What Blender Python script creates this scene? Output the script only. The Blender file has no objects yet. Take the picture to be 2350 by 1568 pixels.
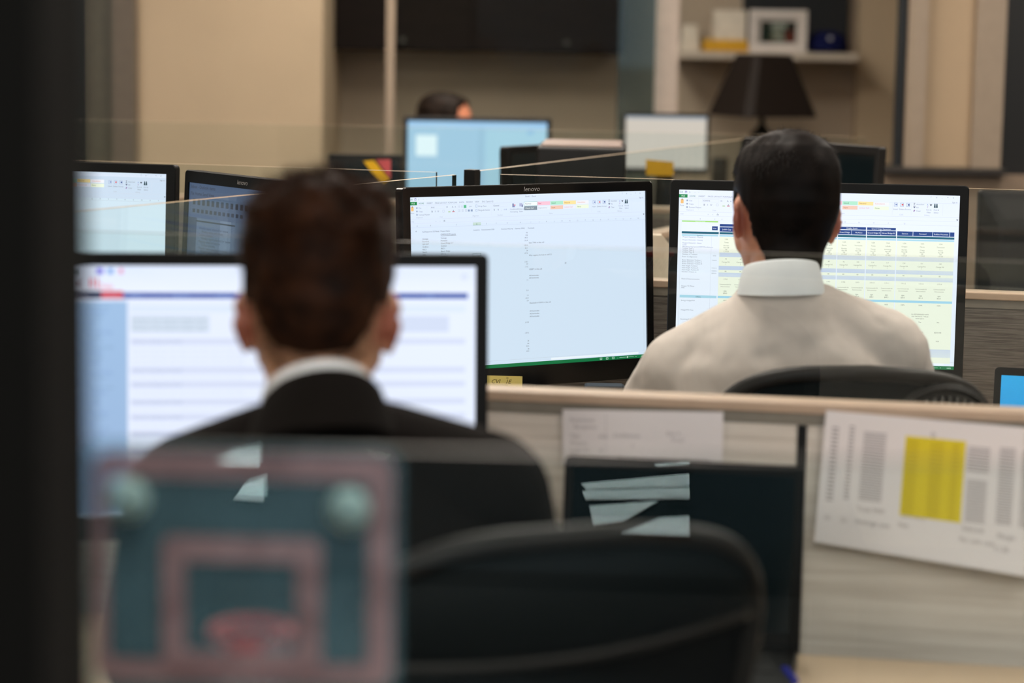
import bpy, bmesh, math, random
import numpy as np
from mathutils import Vector, Matrix, Euler
random.seed(7)
rng = np.random.default_rng(7)
SC = bpy.context.scene
COL = SC.collection
R = math.radians

# ------------------------------------------------------------------ camera
EYE = Vector((0, 0, 1.538))
PITCH, ROLL = R(7.815), R(0.972)
FPX = 5550.0
cam = bpy.data.cameras.new('camera')
cam.sensor_width = 36.0
cam.lens = 36.0 * FPX / 2350.0
cam.dof.use_dof = True
cam.dof.focus_distance = 4.52
cam.dof.aperture_fstop = 2.5
cam.dof.aperture_blades = 9
cam.clip_start = 0.05
cam_ob = bpy.data.objects.new('camera', cam)
COL.objects.link(cam_ob)
CAM_ROT = Matrix.Rotation(R(90) - PITCH, 4, 'X') @ Matrix.Rotation(ROLL, 4, 'Z')
cam_ob.matrix_world = Matrix.Translation(EYE) @ CAM_ROT
SC.camera = cam_ob

# ------------------------------------------------------------------ world, exposure
w = bpy.data.worlds.new('world'); SC.world = w; w.use_nodes = True
w.node_tree.nodes['Background'].inputs[0].default_value = (0.55, 0.7, 0.8, 1)
w.node_tree.nodes['Background'].inputs[1].default_value = 0.05
SC.view_settings.view_transform = 'Standard'
SC.view_settings.look = 'None'
SC.view_settings.gamma = 1.0
SC.view_settings.use_curve_mapping = False
SC.view_settings.exposure = 0.0
LAMP = 16.0         # radiance of the ceiling lights
SC.cycles.max_bounces = 8
SC.cycles.transparent_max_bounces = 24
SC.cycles.caustics_reflective = False
SC.cycles.caustics_refractive = False


def at(px, py, y):
    """the point at depth y that the photograph shows at pixel px, py"""
    d = CAM_ROT.to_3x3() @ Vector(((px - 1175) / FPX, (784 - py) / FPX, -1))
    return EYE + d * (y / d.y)


# ------------------------------------------------------------------ materials
def lin(c):
    return tuple(((v / 255) / 12.92 if v / 255 <= 0.04045 else (((v / 255) + 0.055) / 1.055) ** 2.4) for v in c)


MATS = {}


def mat(name, rgb, rough=0.6, metal=0.0, var=0.08, scale=30.0, bump=0.0, bscale=400.0, spec=0.5, sheen=0.0, stretch=None, sss=0.0):
    if name in MATS:
        return MATS[name]
    m = bpy.data.materials.new(name); m.use_nodes = True
    nt = m.node_tree; N = nt.nodes; L = nt.links
    b = N['Principled BSDF']
    c = lin(rgb)
    tc = N.new('ShaderNodeTexCoord')
    src = tc.outputs['Object']
    if stretch:
        mp = N.new('ShaderNodeMapping'); mp.inputs['Scale'].default_value = stretch
        L.new(src, mp.inputs[0]); src = mp.outputs[0]
    nz = N.new('ShaderNodeTexNoise'); nz.inputs['Scale'].default_value = scale; nz.inputs['Detail'].default_value = 4
    L.new(src, nz.inputs['Vector'])
    mr = N.new('ShaderNodeMapRange')
    mr.inputs['From Min'].default_value = 0.3; mr.inputs['From Max'].default_value = 0.7
    mr.inputs['To Min'].default_value = 1 - var; mr.inputs['To Max'].default_value = 1 + var
    L.new(nz.outputs['Fac'], mr.inputs['Value'])
    hs = N.new('ShaderNodeHueSaturation'); hs.inputs['Color'].default_value = (*c, 1)
    L.new(mr.outputs[0], hs.inputs['Value'])
    L.new(hs.outputs[0], b.inputs['Base Color'])
    b.inputs['Roughness'].default_value = rough
    b.inputs['Metallic'].default_value = metal
    b.inputs['Specular IOR Level'].default_value = spec
    if sheen:
        b.inputs['Sheen Weight'].default_value = sheen
    if sss:
        b.inputs['Subsurface Weight'].default_value = sss
        b.inputs['Subsurface Radius'].default_value = (0.012, 0.004, 0.002)
        b.inputs['Subsurface Scale'].default_value = 1.0
    if bump:
        n2 = N.new('ShaderNodeTexNoise'); n2.inputs['Scale'].default_value = bscale; n2.inputs['Detail'].default_value = 3
        L.new(src, n2.inputs['Vector'])
        bp = N.new('ShaderNodeBump'); bp.inputs['Strength'].default_value = bump; bp.inputs['Distance'].default_value = 0.01
        L.new(n2.outputs['Fac'], bp.inputs['Height']); L.new(bp.outputs[0], b.inputs['Normal'])
    MATS[name] = m
    return m


def streak_mat(name, rgb, rgb2, scale=90.0, rough=0.85):
    """woven panel cloth with horizontal streaks"""
    m = mat(name, rgb, rough, var=0.0)
    nt = m.node_tree; N = nt.nodes; L = nt.links; b = N['Principled BSDF']
    tc = N.new('ShaderNodeTexCoord'); mp = N.new('ShaderNodeMapping'); mp.inputs['Scale'].default_value = (0.035, 0.035, 1.0)
    L.new(tc.outputs['Object'], mp.inputs[0])
    nz = N.new('ShaderNodeTexNoise'); nz.inputs['Scale'].default_value = scale; nz.inputs['Detail'].default_value = 5; nz.inputs['Roughness'].default_value = 0.65
    L.new(mp.outputs[0], nz.inputs['Vector'])
    cr = N.new('ShaderNodeValToRGB'); cr.color_ramp.elements[0].position = 0.36; cr.color_ramp.elements[1].position = 0.6
    cr.color_ramp.elements[0].color = (*lin(rgb2), 1); cr.color_ramp.elements[1].color = (*lin(rgb), 1)
    L.new(nz.outputs['Fac'], cr.inputs[0]); L.new(cr.outputs[0], b.inputs['Base Color'])
    return m


def glass_mat(name, tint, refl=1.0, rough=0.0, diff=0.0, dcol=(200, 220, 220)):
    m = bpy.data.materials.new(name); m.use_nodes = True
    nt = m.node_tree; N = nt.nodes; L = nt.links; N.clear()
    out = N.new('ShaderNodeOutputMaterial')
    tr = N.new('ShaderNodeBsdfTransparent'); tr.inputs[0].default_value = (*tint, 1)
    gl = N.new('ShaderNodeBsdfGlossy'); gl.inputs['Roughness'].default_value = rough; gl.inputs[0].default_value = (0.93, 1, 1, 1)
    lw = N.new('ShaderNodeLayerWeight'); lw.inputs[0].default_value = 0.5
    pw = N.new('ShaderNodeMath'); pw.operation = 'POWER'; pw.inputs[1].default_value = 5
    ma = N.new('ShaderNodeMath'); ma.operation = 'MULTIPLY_ADD'; ma.inputs[1].default_value = 0.9 * refl; ma.inputs[2].default_value = 0.045 * refl
    ma.use_clamp = True
    L.new(lw.outputs['Facing'], pw.inputs[0]); L.new(pw.outputs[0], ma.inputs[0])
    mx = N.new('ShaderNodeMixShader')
    L.new(ma.outputs[0], mx.inputs[0]); L.new(gl.outputs[0], mx.inputs[2])
    if diff:
        nz = N.new('ShaderNodeTexNoise'); nz.inputs['Scale'].default_value = 3
        df = N.new('ShaderNodeBsdfDiffuse'); df.inputs[0].default_value = (*lin(dcol), 1)
        m2 = N.new('ShaderNodeMixShader'); m2.inputs[0].default_value = diff
        mm = N.new('ShaderNodeMath'); mm.operation = 'MULTIPLY'; mm.inputs[1].default_value = 2 * diff
        L.new(nz.outputs['Fac'], mm.inputs[0]); L.new(mm.outputs[0], m2.inputs[0])
        L.new(tr.outputs[0], m2.inputs[1]); L.new(df.outputs[0], m2.inputs[2]); L.new(m2.outputs[0], mx.inputs[1])
    else:
        L.new(tr.outputs[0], mx.inputs[1])
    L.new(mx.outputs[0], out.inputs[0])
    return m


def emit_mat(name, rgb, strength):
    m = bpy.data.materials.new(name); m.use_nodes = True
    b = m.node_tree.nodes['Principled BSDF']
    b.inputs['Base Color'].default_value = (0.02, 0.02, 0.02, 1)
    b.inputs['Emission Color'].default_value = (*lin(rgb), 1)
    b.inputs['Emission Strength'].default_value = strength
    return m


def attr_mat(name, emission=None, rough=0.35, spec=0.5):
    """colour read from the content laid out on the face (a screen's pixels, ink on paper)"""
    m = bpy.data.materials.new(name); m.use_nodes = True
    nt = m.node_tree; N = nt.nodes; L = nt.links; b = N['Principled BSDF']
    a = N.new('ShaderNodeAttribute'); a.attribute_name = 'col'
    if emission:
        b.inputs['Base Color'].default_value = (0.012, 0.013, 0.015, 1)
        b.inputs['Emission Strength'].default_value = emission
        L.new(a.outputs['Color'], b.inputs['Emission Color'])
    else:
        L.new(a.outputs['Color'], b.inputs['Base Color'])
    b.inputs['Roughness'].default_value = rough
    b.inputs['Specular IOR Level'].default_value = spec
    return m


# ------------------------------------------------------------------ mesh helpers
def link(name, me, m=None, parent=None, loc=None, rot=None, smooth=False):
    o = bpy.data.objects.new(name, me); COL.objects.link(o)
    if m is not None:
        for x in (m if isinstance(m, (list, tuple)) else [m]):
            me.materials.append(x)
    if parent is not None:
        o.parent = parent
    if loc is not None:
        o.location = loc
    if rot is not None:
        o.rotation_euler = rot
    if smooth:
        for p in me.polygons:
            p.use_smooth = True
    return o


def tag(o, label=None, cat=None, group=None, kind=None):
    if label: o['label'] = label
    if cat: o['category'] = cat
    if group: o['group'] = group
    if kind: o['kind'] = kind
    return o


def thing(name, label, cat, loc=(0, 0, 0), rz=0.0, group=None):
    o = bpy.data.objects.new(name, None); COL.objects.link(o)
    o.empty_display_size = 0.05
    o.location = loc; o.rotation_euler = (0, 0, rz)
    return tag(o, label, cat, group)


class MB:
    def __init__(self):
        self.v = []; self.f = []; self.mi = []

    def add(self, vs, fs, mi=0):
        b = len(self.v)
        self.v += [tuple(p) for p in vs]
        self.f += [tuple(b + i for i in f) for f in fs]
        self.mi += [mi] * len(fs)
        return self

    def box(self, lo, hi, mi=0, M=None, bev=0.0):
        bm = bmesh.new()
        bmesh.ops.create_cube(bm, size=1)
        s = [hi[i] - lo[i] for i in range(3)]; c = [(hi[i] + lo[i]) / 2 for i in range(3)]
        for q in bm.verts:
            q.co = Vector((q.co[i] * s[i] + c[i] for i in range(3)))
        if bev:
            bmesh.ops.bevel(bm, geom=bm.edges[:], offset=min(bev, min(s) * 0.45), segments=2, affect='EDGES', profile=0.5)
        if M is not None:
            bm.transform(M)
        bm.verts.index_update()
        self.add([q.co[:] for q in bm.verts], [[q.index for q in f.verts] for f in bm.faces], mi)
        bm.free(); return self

    def rings(self, rs, cap=True, mi=0, closed=True):
        """bridge equal-length rings of points"""
        n = len(rs[0]); vs = [p for r in rs for p in r]; fs = []
        m = n if closed else n - 1
        for i in range(len(rs) - 1):
            for j in range(m):
                a, b = i * n + j, i * n + (j + 1) % n
                fs.append((a, b, b + n, a + n))
        if cap:
            fs.append(tuple(reversed(range(n)))); fs.append(tuple((len(rs) - 1) * n + j for j in range(n)))
        return self.add(vs, fs, mi)

    def lathe(self, prof, n=24, mi=0, c=(0, 0, 0)):
        rs = [[(c[0] + r * math.cos(2 * math.pi * j / n), c[1] + r * math.sin(2 * math.pi * j / n), c[2] + z) for j in range(n)] for r, z in prof]
        return self.rings(rs, True, mi)

    def tube(self, pts, r, n=10, mi=0, closed=False):
        pts = [Vector(p) for p in pts]; rs = []
        k = len(pts)
        rad = r if isinstance(r, (list, tuple)) else [r] * k
        up = Vector((0, 0, 1))
        for i, p in enumerate(pts):
            a = pts[(i - 1) % k] if (closed or i > 0) else p
            b = pts[(i + 1) % k] if (closed or i < k - 1) else p
            t = (b - a).normalized()
            s = t.cross(up)
            if s.length < 1e-3: s = t.cross(Vector((0, 1, 0)))
            s.normalize(); u = s.cross(t)
            rs.append([p + (s * math.cos(2 * math.pi * j / n) + u * math.sin(2 * math.pi * j / n)) * rad[i] for j in range(n)])
        if closed:
            rs.append(rs[0])
            return self.rings(rs, False, mi)
        return self.rings(rs, True, mi)

    def capsule(self, p0, r0, p1, r1, n=16):
        p0, p1 = Vector(p0), Vector(p1); t = (p1 - p0)
        t = t.normalized() if t.length > 1e-6 else Vector((0, 0, 1))
        s = t.cross(Vector((0, 0, 1)));
        if s.length < 1e-3: s = t.cross(Vector((0, 1, 0)))
        s.normalize(); u = t.cross(s); rs = []
        def ring(c, r): return [c + (s * math.cos(2 * math.pi * j / n) + u * math.sin(2 * math.pi * j / n)) * r for j in range(n)]
        for k in range(1, 6):
            a = math.pi / 2 * k / 5; rs.append(ring(p0 - t * r0 * math.cos(a), r0 * math.sin(a)))
        for k in range(0, 5):
            a = math.pi / 2 * k / 5; rs.append(ring(p1 + t * r1 * math.sin(a), r1 * math.cos(a)))
        return self.rings(rs, True)

    def ell(self, c, r, M=None, n=20):
        rs = []
        for k in range(1, 12):
            a = math.pi * k / 12
            rs.append([(r[0] * math.sin(a) * math.cos(2 * math.pi * j / n), r[1] * math.sin(a) * math.sin(2 * math.pi * j / n), -r[2] * math.cos(a)) for j in range(n)])
        b = MB().rings(rs, True)
        vs = [Vector(p) for p in b.v]
        if M is not None: vs = [M @ p for p in vs]
        return self.add([p + Vector(c) for p in vs], b.f)

    def xf(self, M):
        self.v = [tuple(M @ Vector(p)) for p in self.v]; return self

    def mesh(self, name):
        me = bpy.data.meshes.new(name); me.from_pydata(self.v, [], self.f)
        for p, i in zip(me.polygons, self.mi): p.material_index = i
        bm = bmesh.new(); bm.from_mesh(me); bmesh.ops.recalc_face_normals(bm, faces=bm.faces[:]); bm.to_mesh(me); bm.free()
        me.update(); return me

    def build(self, name, m, parent=None, loc=None, rot=None, smooth=False):
        return link(name, self.mesh(name), m, parent, loc, rot, smooth)


def prism(pts, z0, z1):
    b = MB()
    return b.rings([[(x, y, z0) for x, y in pts], [(x, y, z1) for x, y in pts]], True)


def rrect(w_, h_, r, n=5, cx=0.0, cz=0.0):
    out = []
    for (sx, sz, a0) in ((1, 1, 0), (-1, 1, 90), (-1, -1, 180), (1, -1, 270)):
        for k in range(n + 1):
            a = R(a0 + 90 * k / n)
            out.append((cx + sx * (w_ / 2 - r) + r * math.cos(a), cz + sz * (h_ / 2 - r) + r * math.sin(a)))
    return out


# ------------------------------------------------------------------ lettering
GL = {}


def load_glyphs():
    chars = [chr(i) for i in range(33, 127)] + ['\u03a3']
    tmp = []
    for ch in chars:
        for s in (ch, '|' + ch + '|'):
            c = bpy.data.curves.new('t', 'FONT'); c.body = s; c.size = 1; c.resolution_u = 2
            o = bpy.data.objects.new('t', c); COL.objects.link(o); tmp.append((ch, len(s), o))
    c = bpy.data.curves.new('t', 'FONT'); c.body = '||'; c.size = 1
    o2 = bpy.data.objects.new('t', c); COL.objects.link(o2)
    dg = bpy.context.evaluated_depsgraph_get(); dg.update()
    def geo(o):
        ev = o.evaluated_get(dg); me = ev.to_mesh()
        vs = [(v.co.x, v.co.y) for v in me.vertices]; fs = [tuple(p.vertices) for p in me.polygons]
        ev.to_mesh_clear(); return vs, fs
    vs, _ = geo(o2); base = max(v[0] for v in vs)
    for ch, n, o in tmp:
        vs, fs = geo(o)
        if n == 1: GL[ch] = [vs, fs, 0.5]
        else: GL[ch][2] = max(v[0] for v in vs) - base
    for cu in {o.data for _, _, o in tmp} | {o2.data}:
        for o in [x for x in list(COL.objects) if x.data == cu]: bpy.data.objects.remove(o)
        bpy.data.curves.remove(cu)


load_glyphs()


def text2d(s, size, shear=0.0, sx=1.0):
    x = 0.0; V = []; F = []
    for ch in s:
        if ch == ' ' or ch not in GL:
            x += 0.3; continue
        vs, fs, adv = GL[ch]; b = len(V)
        V += [((x + p[0] + shear * p[1]) * size * sx, p[1] * size) for p in vs]
        F += [tuple(b + i for i in f) for f in fs]
        x += adv
    return V, F, x * size * sx


class Scr:
    """flat content laid out in a W x H frame of pixels (y down) and mapped onto a w x h face in local xz, facing -y"""
    def __init__(self, w_, h_, W=1920, H=1200, bg=(225, 235, 248)):
        self.w, self.h, self.W, self.H = w_, h_, W, H
        self.v = []; self.f = []; self.c = []; self.lay = 0
        self.rect(0, 0, W, H, bg)

    def P(self, x, y):
        return ((x / self.W - 0.5) * self.w, -0.00004 * self.lay, (0.5 - y / self.H) * self.h)

    def poly(self, pts, c, c2=None):
        b = len(self.v); self.v += [self.P(*p) for p in pts]
        self.f.append(tuple(range(b, b + len(pts))))
        cs = [lin(c)] * len(pts)
        if c2 is not None: cs = [lin(c), lin(c), lin(c2), lin(c2)]
        self.c.append(cs)

    def rect(self, x0, y0, x1, y1, c, c2=None):
        self.poly([(x0, y0), (x1, y0), (x1, y1), (x0, y1)], c, c2)

    def frame(self, x0, y0, x1, y1, c, t=1.5):
        for r in ((x0, y0, x1, y0 + t), (x0, y1 - t, x1, y1), (x0, y0, x0 + t, y1), (x1 - t, y0, x1, y1)): self.rect(*r, c)

    def text(self, s, x, y, size, c, al='l', shear=0.0, sx=1.0):
        V, F, wd = text2d(s, size, shear, sx)
        if al == 'c': x -= wd / 2
        if al == 'r': x -= wd
        b = len(self.v); self.v += [self.P(x + p[0], y - p[1]) for p in V]
        for f in F:
            self.f.append(tuple(b + i for i in f)); self.c.append([lin(c)] * len(f))

    def build(self, name, m, parent=None, loc=None, rot=None):
        me = bpy.data.meshes.new(name); me.from_pydata(self.v, [], self.f)
        a = me.color_attributes.new('col', 'FLOAT_COLOR', 'CORNER')
        flat = []
        for cs in self.c:
            for q in cs: flat += [*q, 1.0]
        a.data.foreach_set('color', flat); me.update()
        n = me.polygons[0].normal
        if n.y > 0:
            me.flip_normals()
        return link(name, me, m, parent, loc, rot)


# ------------------------------------------------------------------ common materials
M_black = mat('black_plastic', (13, 14, 15), 0.5, var=0.1, spec=.3)
M_bezel = mat('matte_bezel', (10, 12, 13), 0.55, var=0.06, spec=.2)
M_gbezel = mat('gloss_bezel', (9, 10, 12), 0.22, var=0.05)
M_dgrey = mat('dark_grey_plastic', (28, 28, 28), 0.5, spec=.3)
M_lgrey = mat('logo_grey', (150, 150, 148), 0.4)
M_wall = mat('beige_paint', (194, 174, 146), 0.8, var=0.03, scale=4)
M_wall2 = mat('taupe_paint', (186, 170, 150), 0.8, var=0.03, scale=4)
M_cream = mat('cream_paint', (178, 156, 128), 0.75, var=0.03, scale=5)
M_trim = mat('greige_aluminium', (156, 140, 122), 0.45, var=0.04)
M_dtrim = mat('dark_bronze', (58, 56, 50), 0.45)
M_espresso = mat('espresso_wood', (22, 15, 12), 0.7, spec=.15, var=0.2, scale=8, stretch=(1, 1, 6))
M_cap = mat('sand_cap_rail', (188, 164, 142), 0.5, var=0.04)
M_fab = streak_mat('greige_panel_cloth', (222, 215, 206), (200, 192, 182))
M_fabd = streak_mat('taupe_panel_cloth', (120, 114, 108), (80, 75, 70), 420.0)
M_desk = mat('cream_laminate', (214, 190, 162), 0.4, var=0.03, scale=12)
M_floor = mat('grey_carpet', (46, 45, 44), 0.95, var=0.2, scale=120, bump=0.3)
M_ceil = mat('white_ceiling_tile', (215, 210, 200), 0.9, var=0.05, scale=60)
M_glass = glass_mat('partition_glass', (0.965, 0.985, 0.98), 0.6)
M_glassf = glass_mat('front_glass', (0.93, 0.97, 0.97), .6)
M_edge = mat('glass_edge', (196, 176, 146), 0.3, var=0.05)  # pale beige stands for ceiling light caught along the glass edge
M_edged = mat('glass_edge_dark', (30, 45, 45), 0.3, var=0.05)
M_steel = mat('brushed_steel', (150, 148, 145), 0.35, metal=0.9)
M_screen = attr_mat('lit_screen', 1.07, 0.3)
M_print = attr_mat('printed_paper', None, 0.8, 0.2)
M_off = mat('dark_screen', (16, 26, 30), 0.12, var=0.05)

# ------------------------------------------------------------------ the room
def struct(name, b, m, **k):
    o = b.build(name, m, **k); o['kind'] = 'structure'; return o


struct('floor', MB().box((-5, -3.5, -0.05), (5.2, 12, 0)), M_floor)
struct('ceiling', MB().box((-5, -3.5, 2.75), (5.2, 12, 2.85)), M_ceil)
struct('wall_back', MB().box((-5, 10.6, 0), (5.2, 10.75, 2.75)), M_wall2)
struct('wall_left', MB().box((-5.1, -3.5, 0), (-5, 12, 2.75)), M_wall)
struct('wall_right', MB().box((5.2, -3.5, 0), (5.3, 12, 2.75)), M_wall)
struct('wall_front', MB().box((-5, -3.6, 0), (5.2, -3.5, 2.75)), M_wall2)

M_lamp = emit_mat('lamp_diffuser', (255, 243, 230), LAMP)
n = 0
for (lx, ly) in [(-1.7, -1.6), (0.1, -1.6), (1.9, -1.6), (0.1, 0.4), (-1.9, 1.2), (1.9, 1.2), (-1.9, 4.3), (0.1, 4.3), (2.1, 4.3), (-1.9, 7.2), (0.1, 7.2), (2.1, 6.6), (-0.2, 8.7)]:
    t = thing('ceiling_light', 'recessed rectangular ceiling light of the grid above the office floor', 'ceiling light', (lx, ly, 2.75), 0, 'recessed ceiling lights')
    MB().box((-0.32, -0.62, -0.02), (-0.3, 0.62, 0)).box((0.3, -0.62, -0.02), (0.32, 0.62, 0)).box((-0.3, -0.62, -0.02), (0.3, -0.6, 0)).box((-0.3, 0.6, -0.02), (0.3, 0.62, 0)).build('frame', M_trim, t)
    MB().box((-0.3, -0.6, -0.012), (0.3, 0.6, -0.002)).build('diffuser', M_lamp, t)

# foreground pillar at the left, close to the lens
x1 = at(152, 784, 1.5).x
struct('wall_foreground', MB().box((x1 - 0.75, 1.42, 0), (x1, 1.58, 2.75)), mat('dark_pillar_paint', (10, 10, 9), 0.9, var=0.05, scale=5, spec=.1))


# ---------------------------------------------------------------- back wall, left part: jamb, wall end
def bgbox(px0, py0, px1, py1, y, d, b=None):
    """box whose front face spans these pixels at depth y"""
    a = at(px0, py0, y); c = at(px1, py1, y)
    return (b or MB()).box((min(a.x, c.x), y, min(a.z, c.z)), (max(a.x, c.x), y + d, max(a.z, c.z)))


def column(px0, px1, y, d, z0=0.0, z1=2.75, b=None):
    return (b or MB()).box((at(px0, 150, y).x, y, z0), (at(px1, 150, y).x, y + d, z1))


struct('wall_alcove', column(308, 740, 9.6, 1.0), M_wall)
struct('door_1', column(-250, 192, 9.62, 0.06), mat('smoked_door', (34, 40, 36), 0.3))
struct('trim_1', column(258, 308, 9.5, 0.12), mat('jamb_brown', (104, 94, 82), 0.5))
struct('trim_2', column(190, 258, 9.56, 0.06), mat('jamb_olive', (98, 94, 80), 0.4))
# overhead cabinet
z0 = at(1000, 118, 10.2).z
t = thing('overhead_cabinet', 'dark espresso wall cabinet with knobs hanging high across the back wall', 'cabinet', (0, 0, 0))
xa, xb = at(740, 150, 9.6).x + .004, at(1432, 100, 10.2).x
MB().box((xa, 10.2, z0), (xb, 10.595, z0 + 0.62)).build('body', M_espresso, t)
xm = at(1083, 100, 10.2).x
for (q0, q1, kx) in ((xa, xm, at(925, 95, 10.2).x), (xm, xb, at(1300, 95, 10.2).x)):
    d = MB().box((q0 + 0.004, 10.18, z0 + 0.004), (q1 - 0.004, 10.2, z0 + 0.615), bev=0.002).build('door', M_espresso, t)
    MB().lathe([(0.006, 0), (0.006, 0.012), (0.012, 0.016), (0.012, 0.022)], 12).xf(Matrix.Translation((kx, 10.18, z0 + 0.045)) @ Matrix.Rotation(R(90), 4, 'X')).build('knob', M_dtrim, d)
# office glass front
g = struct('window_1', column(893, 1504, 9.0, 0.012), [glass_mat('office_glass', (0.96, 0.98, 0.97), .02)])
struct('trim_3', column(886, 905, 8.99, 0.035), M_trim)
struct('trim_4', column(1503, 1556, 8.96, 0.09), mat('pale_mullion', (186, 172, 160), 0.5))
struct('window_2', column(1418, 1503, 8.9, 0.012), glass_mat('glass_reflection_teal', (0.62, 0.69, 0.70), .3, diff=0.10, dcol=(116, 130, 132)))  # teal reflection on the office glass, painted as a tinted pane
# right office
struct('wall_office', column(1968, 2066, 10.5, 0.09), M_wall)
struct('trim_5', column(2060, 2086, 8.2, 0.05), mat('door_gap_black', (16, 22, 26), 0.4))
struct('trim_6', column(2086, 2127, 8.15, 0.10, 1.0), M_trim)
struct('trim_7', column(2238, 2306, 8.15, 0.10, 1.0), M_trim)
struct('wall_partition', column(2127, 2238, 8.18, 0.12, 1.0), M_cream)
struct('door_2', column(2303, 2600, 8.2, 0.06), mat('dark_doorway', (12, 12, 12), 0.5))  # black slab stands for the darkness of a doorway
struct('trim_8', bgbox(2030, 386, 2310, 402, 8.05, 0.2), mat('dark_ledge', (44, 40, 36), 0.5))
struct('wall_low', column(1985, 2420, 8.1, 0.1, 0, at(2150, 402, 8.1).z), mat('brown_panel', (138, 120, 102), 0.7))

# bookcase above the lamp
YB = 10.2
t = thing('wall_shelf', 'white wall shelf with dark back panel carrying frame, books and cap', 'shelf', (0, 0, 0))
a = at(1556, 117, YB); c = at(1970, 141, YB)
MB().box((a.x, YB, c.z), (c.x, YB + 0.38, a.z), bev=0.003).build('shelf_board', mat('pale_shelf', (196, 184, 168), 0.5), t)
zs = a.z
a = at(1706, 0, YB + 0.33)
MB().box((a.x, YB + 0.35, zs), (c.x, YB + 0.38, zs + 0.5)).build('back_panel', mat('navy_black_panel', (14, 19, 24), 0.6), t)
a2 = at(1560, 0, YB + 0.33)
MB().box((a2.x, YB + 0.355, zs), (a.x, YB + 0.38, zs + 0.5)).build('side_back_panel', M_wall2, t)


def bx_at(name, label, cat, px0, py0, px1, y, d, hpy, m, bev=0.003, group=None):
    a = at(px0, py0, y); c = at(px1, hpy, y)
    o = MB().box((a.x, y, c.z), (c.x, y + d, a.z), bev=bev).build(name, m)
    return tag(o, label, cat, group)


zpx = 117
wp = mat('white_card', (226, 216, 200), 0.7)
yl = mat('yellow_cover', (214, 160, 24), 0.55)
b0 = at(1614, 118, YB + .06); b1 = at(1718, 118, YB + .06)
hh = 0.024
tag(MB().box((b0.x, YB + .06, zs), (b1.x, YB + .24, zs + hh), bev=.003).build('book', yl), 'yellow book lying flat on the shelf, bottom of its stack', 'book', 'yellow books on the shelf')
tag(MB().box((b0.x + .004, YB + .065, zs + hh), (b1.x - .006, YB + .235, zs + 2 * hh), bev=.003).build('book', mat('amber_cover', (220, 170, 36), .55)), 'yellow book directly under the white box on the shelf', 'book', 'yellow books on the shelf')
b2 = at(1637, 118, YB + .08); b3 = at(1711, 118, YB + .08)
tag(MB().box((b2.x, YB + .08, zs + 2 * hh), (b3.x, YB + .22, zs + 2 * hh + .125), bev=.004).build('box', wp), 'upright white box standing on the yellow books on the shelf', 'box')
b4 = at(1561, 118, YB + .1)
for i in range(4):
    tag(MB().box((b4.x + .003 * i, YB + .1, zs + .027 * i), (b0.x - .012 - .004 * i, YB + .3, zs + .027 * (i + 1) - .001), bev=.003).build('binder', wp), ['bottom', 'second lowest', 'second from top', 'topmost'][i] + ' pale binder of the flat stack beside the white mullion', 'binder', 'pale binders on the shelf')
# picture frame
fa = at(1722, 22, YB + .05); fb = at(1851, 118, YB + .05)
t = thing('picture_frame', 'white framed photograph standing on the shelf above the lamp', 'picture frame', ((fa.x + fb.x) / 2, YB + .06, zs))
fw, fh = fb.x - fa.x, fa.z - zs
MB().box((-fw / 2, 0, 0), (fw / 2, .016, .03)).box((-fw / 2, 0, fh - .03), (fw / 2, .016, fh)).box((-fw / 2, 0, .03), (-fw / 2 + .03, .016, fh - .03)).box((fw / 2 - .03, 0, .03), (fw / 2, .016, fh - .03)).build('frame', mat('white_frame', (222, 214, 208), .5), t)
s = Scr(fw - .05, fh - .05, 100, 80, (206, 198, 192))
s.lay = 2; s.rect(12, 14, 90, 70, (40, 44, 38)); s.lay = 3
s.rect(36, 18, 68, 34, (150, 160, 150)); s.poly([(30, 66), (40, 30), (58, 28), (66, 66)], (128, 134, 120)); s.poly([(14, 68), (20, 34), (36, 38), (38, 68)], (34, 50, 40)); s.poly([(66, 68), (68, 38), (82, 36), (88, 68)], (96, 48, 36)); s.rect(28, 54, 40, 66, (150, 110, 40))
s.build('photograph', M_print, t, (0, .012, fh / 2))
# cap
cc = at(1902, 118, YB + .1)
t = thing('baseball_cap', 'navy blue baseball cap with white badge on the shelf', 'cap', (cc.x, YB + .16, zs))
m_cap = mat('navy_cloth', (12, 19, 66), .9, spec=.2)
rs = []
for k in range(9):
    a_ = math.pi / 2 * k / 8.3
    rs.append([(.092 * math.cos(a_) ** .7 * math.cos(2 * math.pi * j / 24), .098 * math.cos(a_) ** .7 * math.sin(2 * math.pi * j / 24), .012 + .082 * math.sin(a_)) for j in range(24)])
MB().rings(rs).build('crown', m_cap, t, smooth=True)
br = []
for k in range(5):
    f = k / 4
    br.append([(.075 * math.sin(R(-75 + 150 * j / 14)) * (1 - .12 * f), -.065 * math.cos(R(-75 + 150 * j / 14)) - .062 * f * math.cos(R(-75 + 150 * j / 14)) ** .6 - .01, .014 - .012 * f * f + .012 * math.cos(R(-75 + 150 * j / 14))) for j in range(15)])
bb = MB().rings(br, False, closed=False); o = bb.build('brim', m_cap, t, smooth=True)
md = o.modifiers.new('thick', 'SOLIDIFY'); md.thickness = .003
MB().lathe([(.010, 0), (.010, .003)], 16).xf(Matrix.Translation((0, -.091, .062)) @ Matrix.Rotation(R(72), 4, 'X')).build('badge', mat('grey_badge', (150, 152, 160), .7), t)

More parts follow.
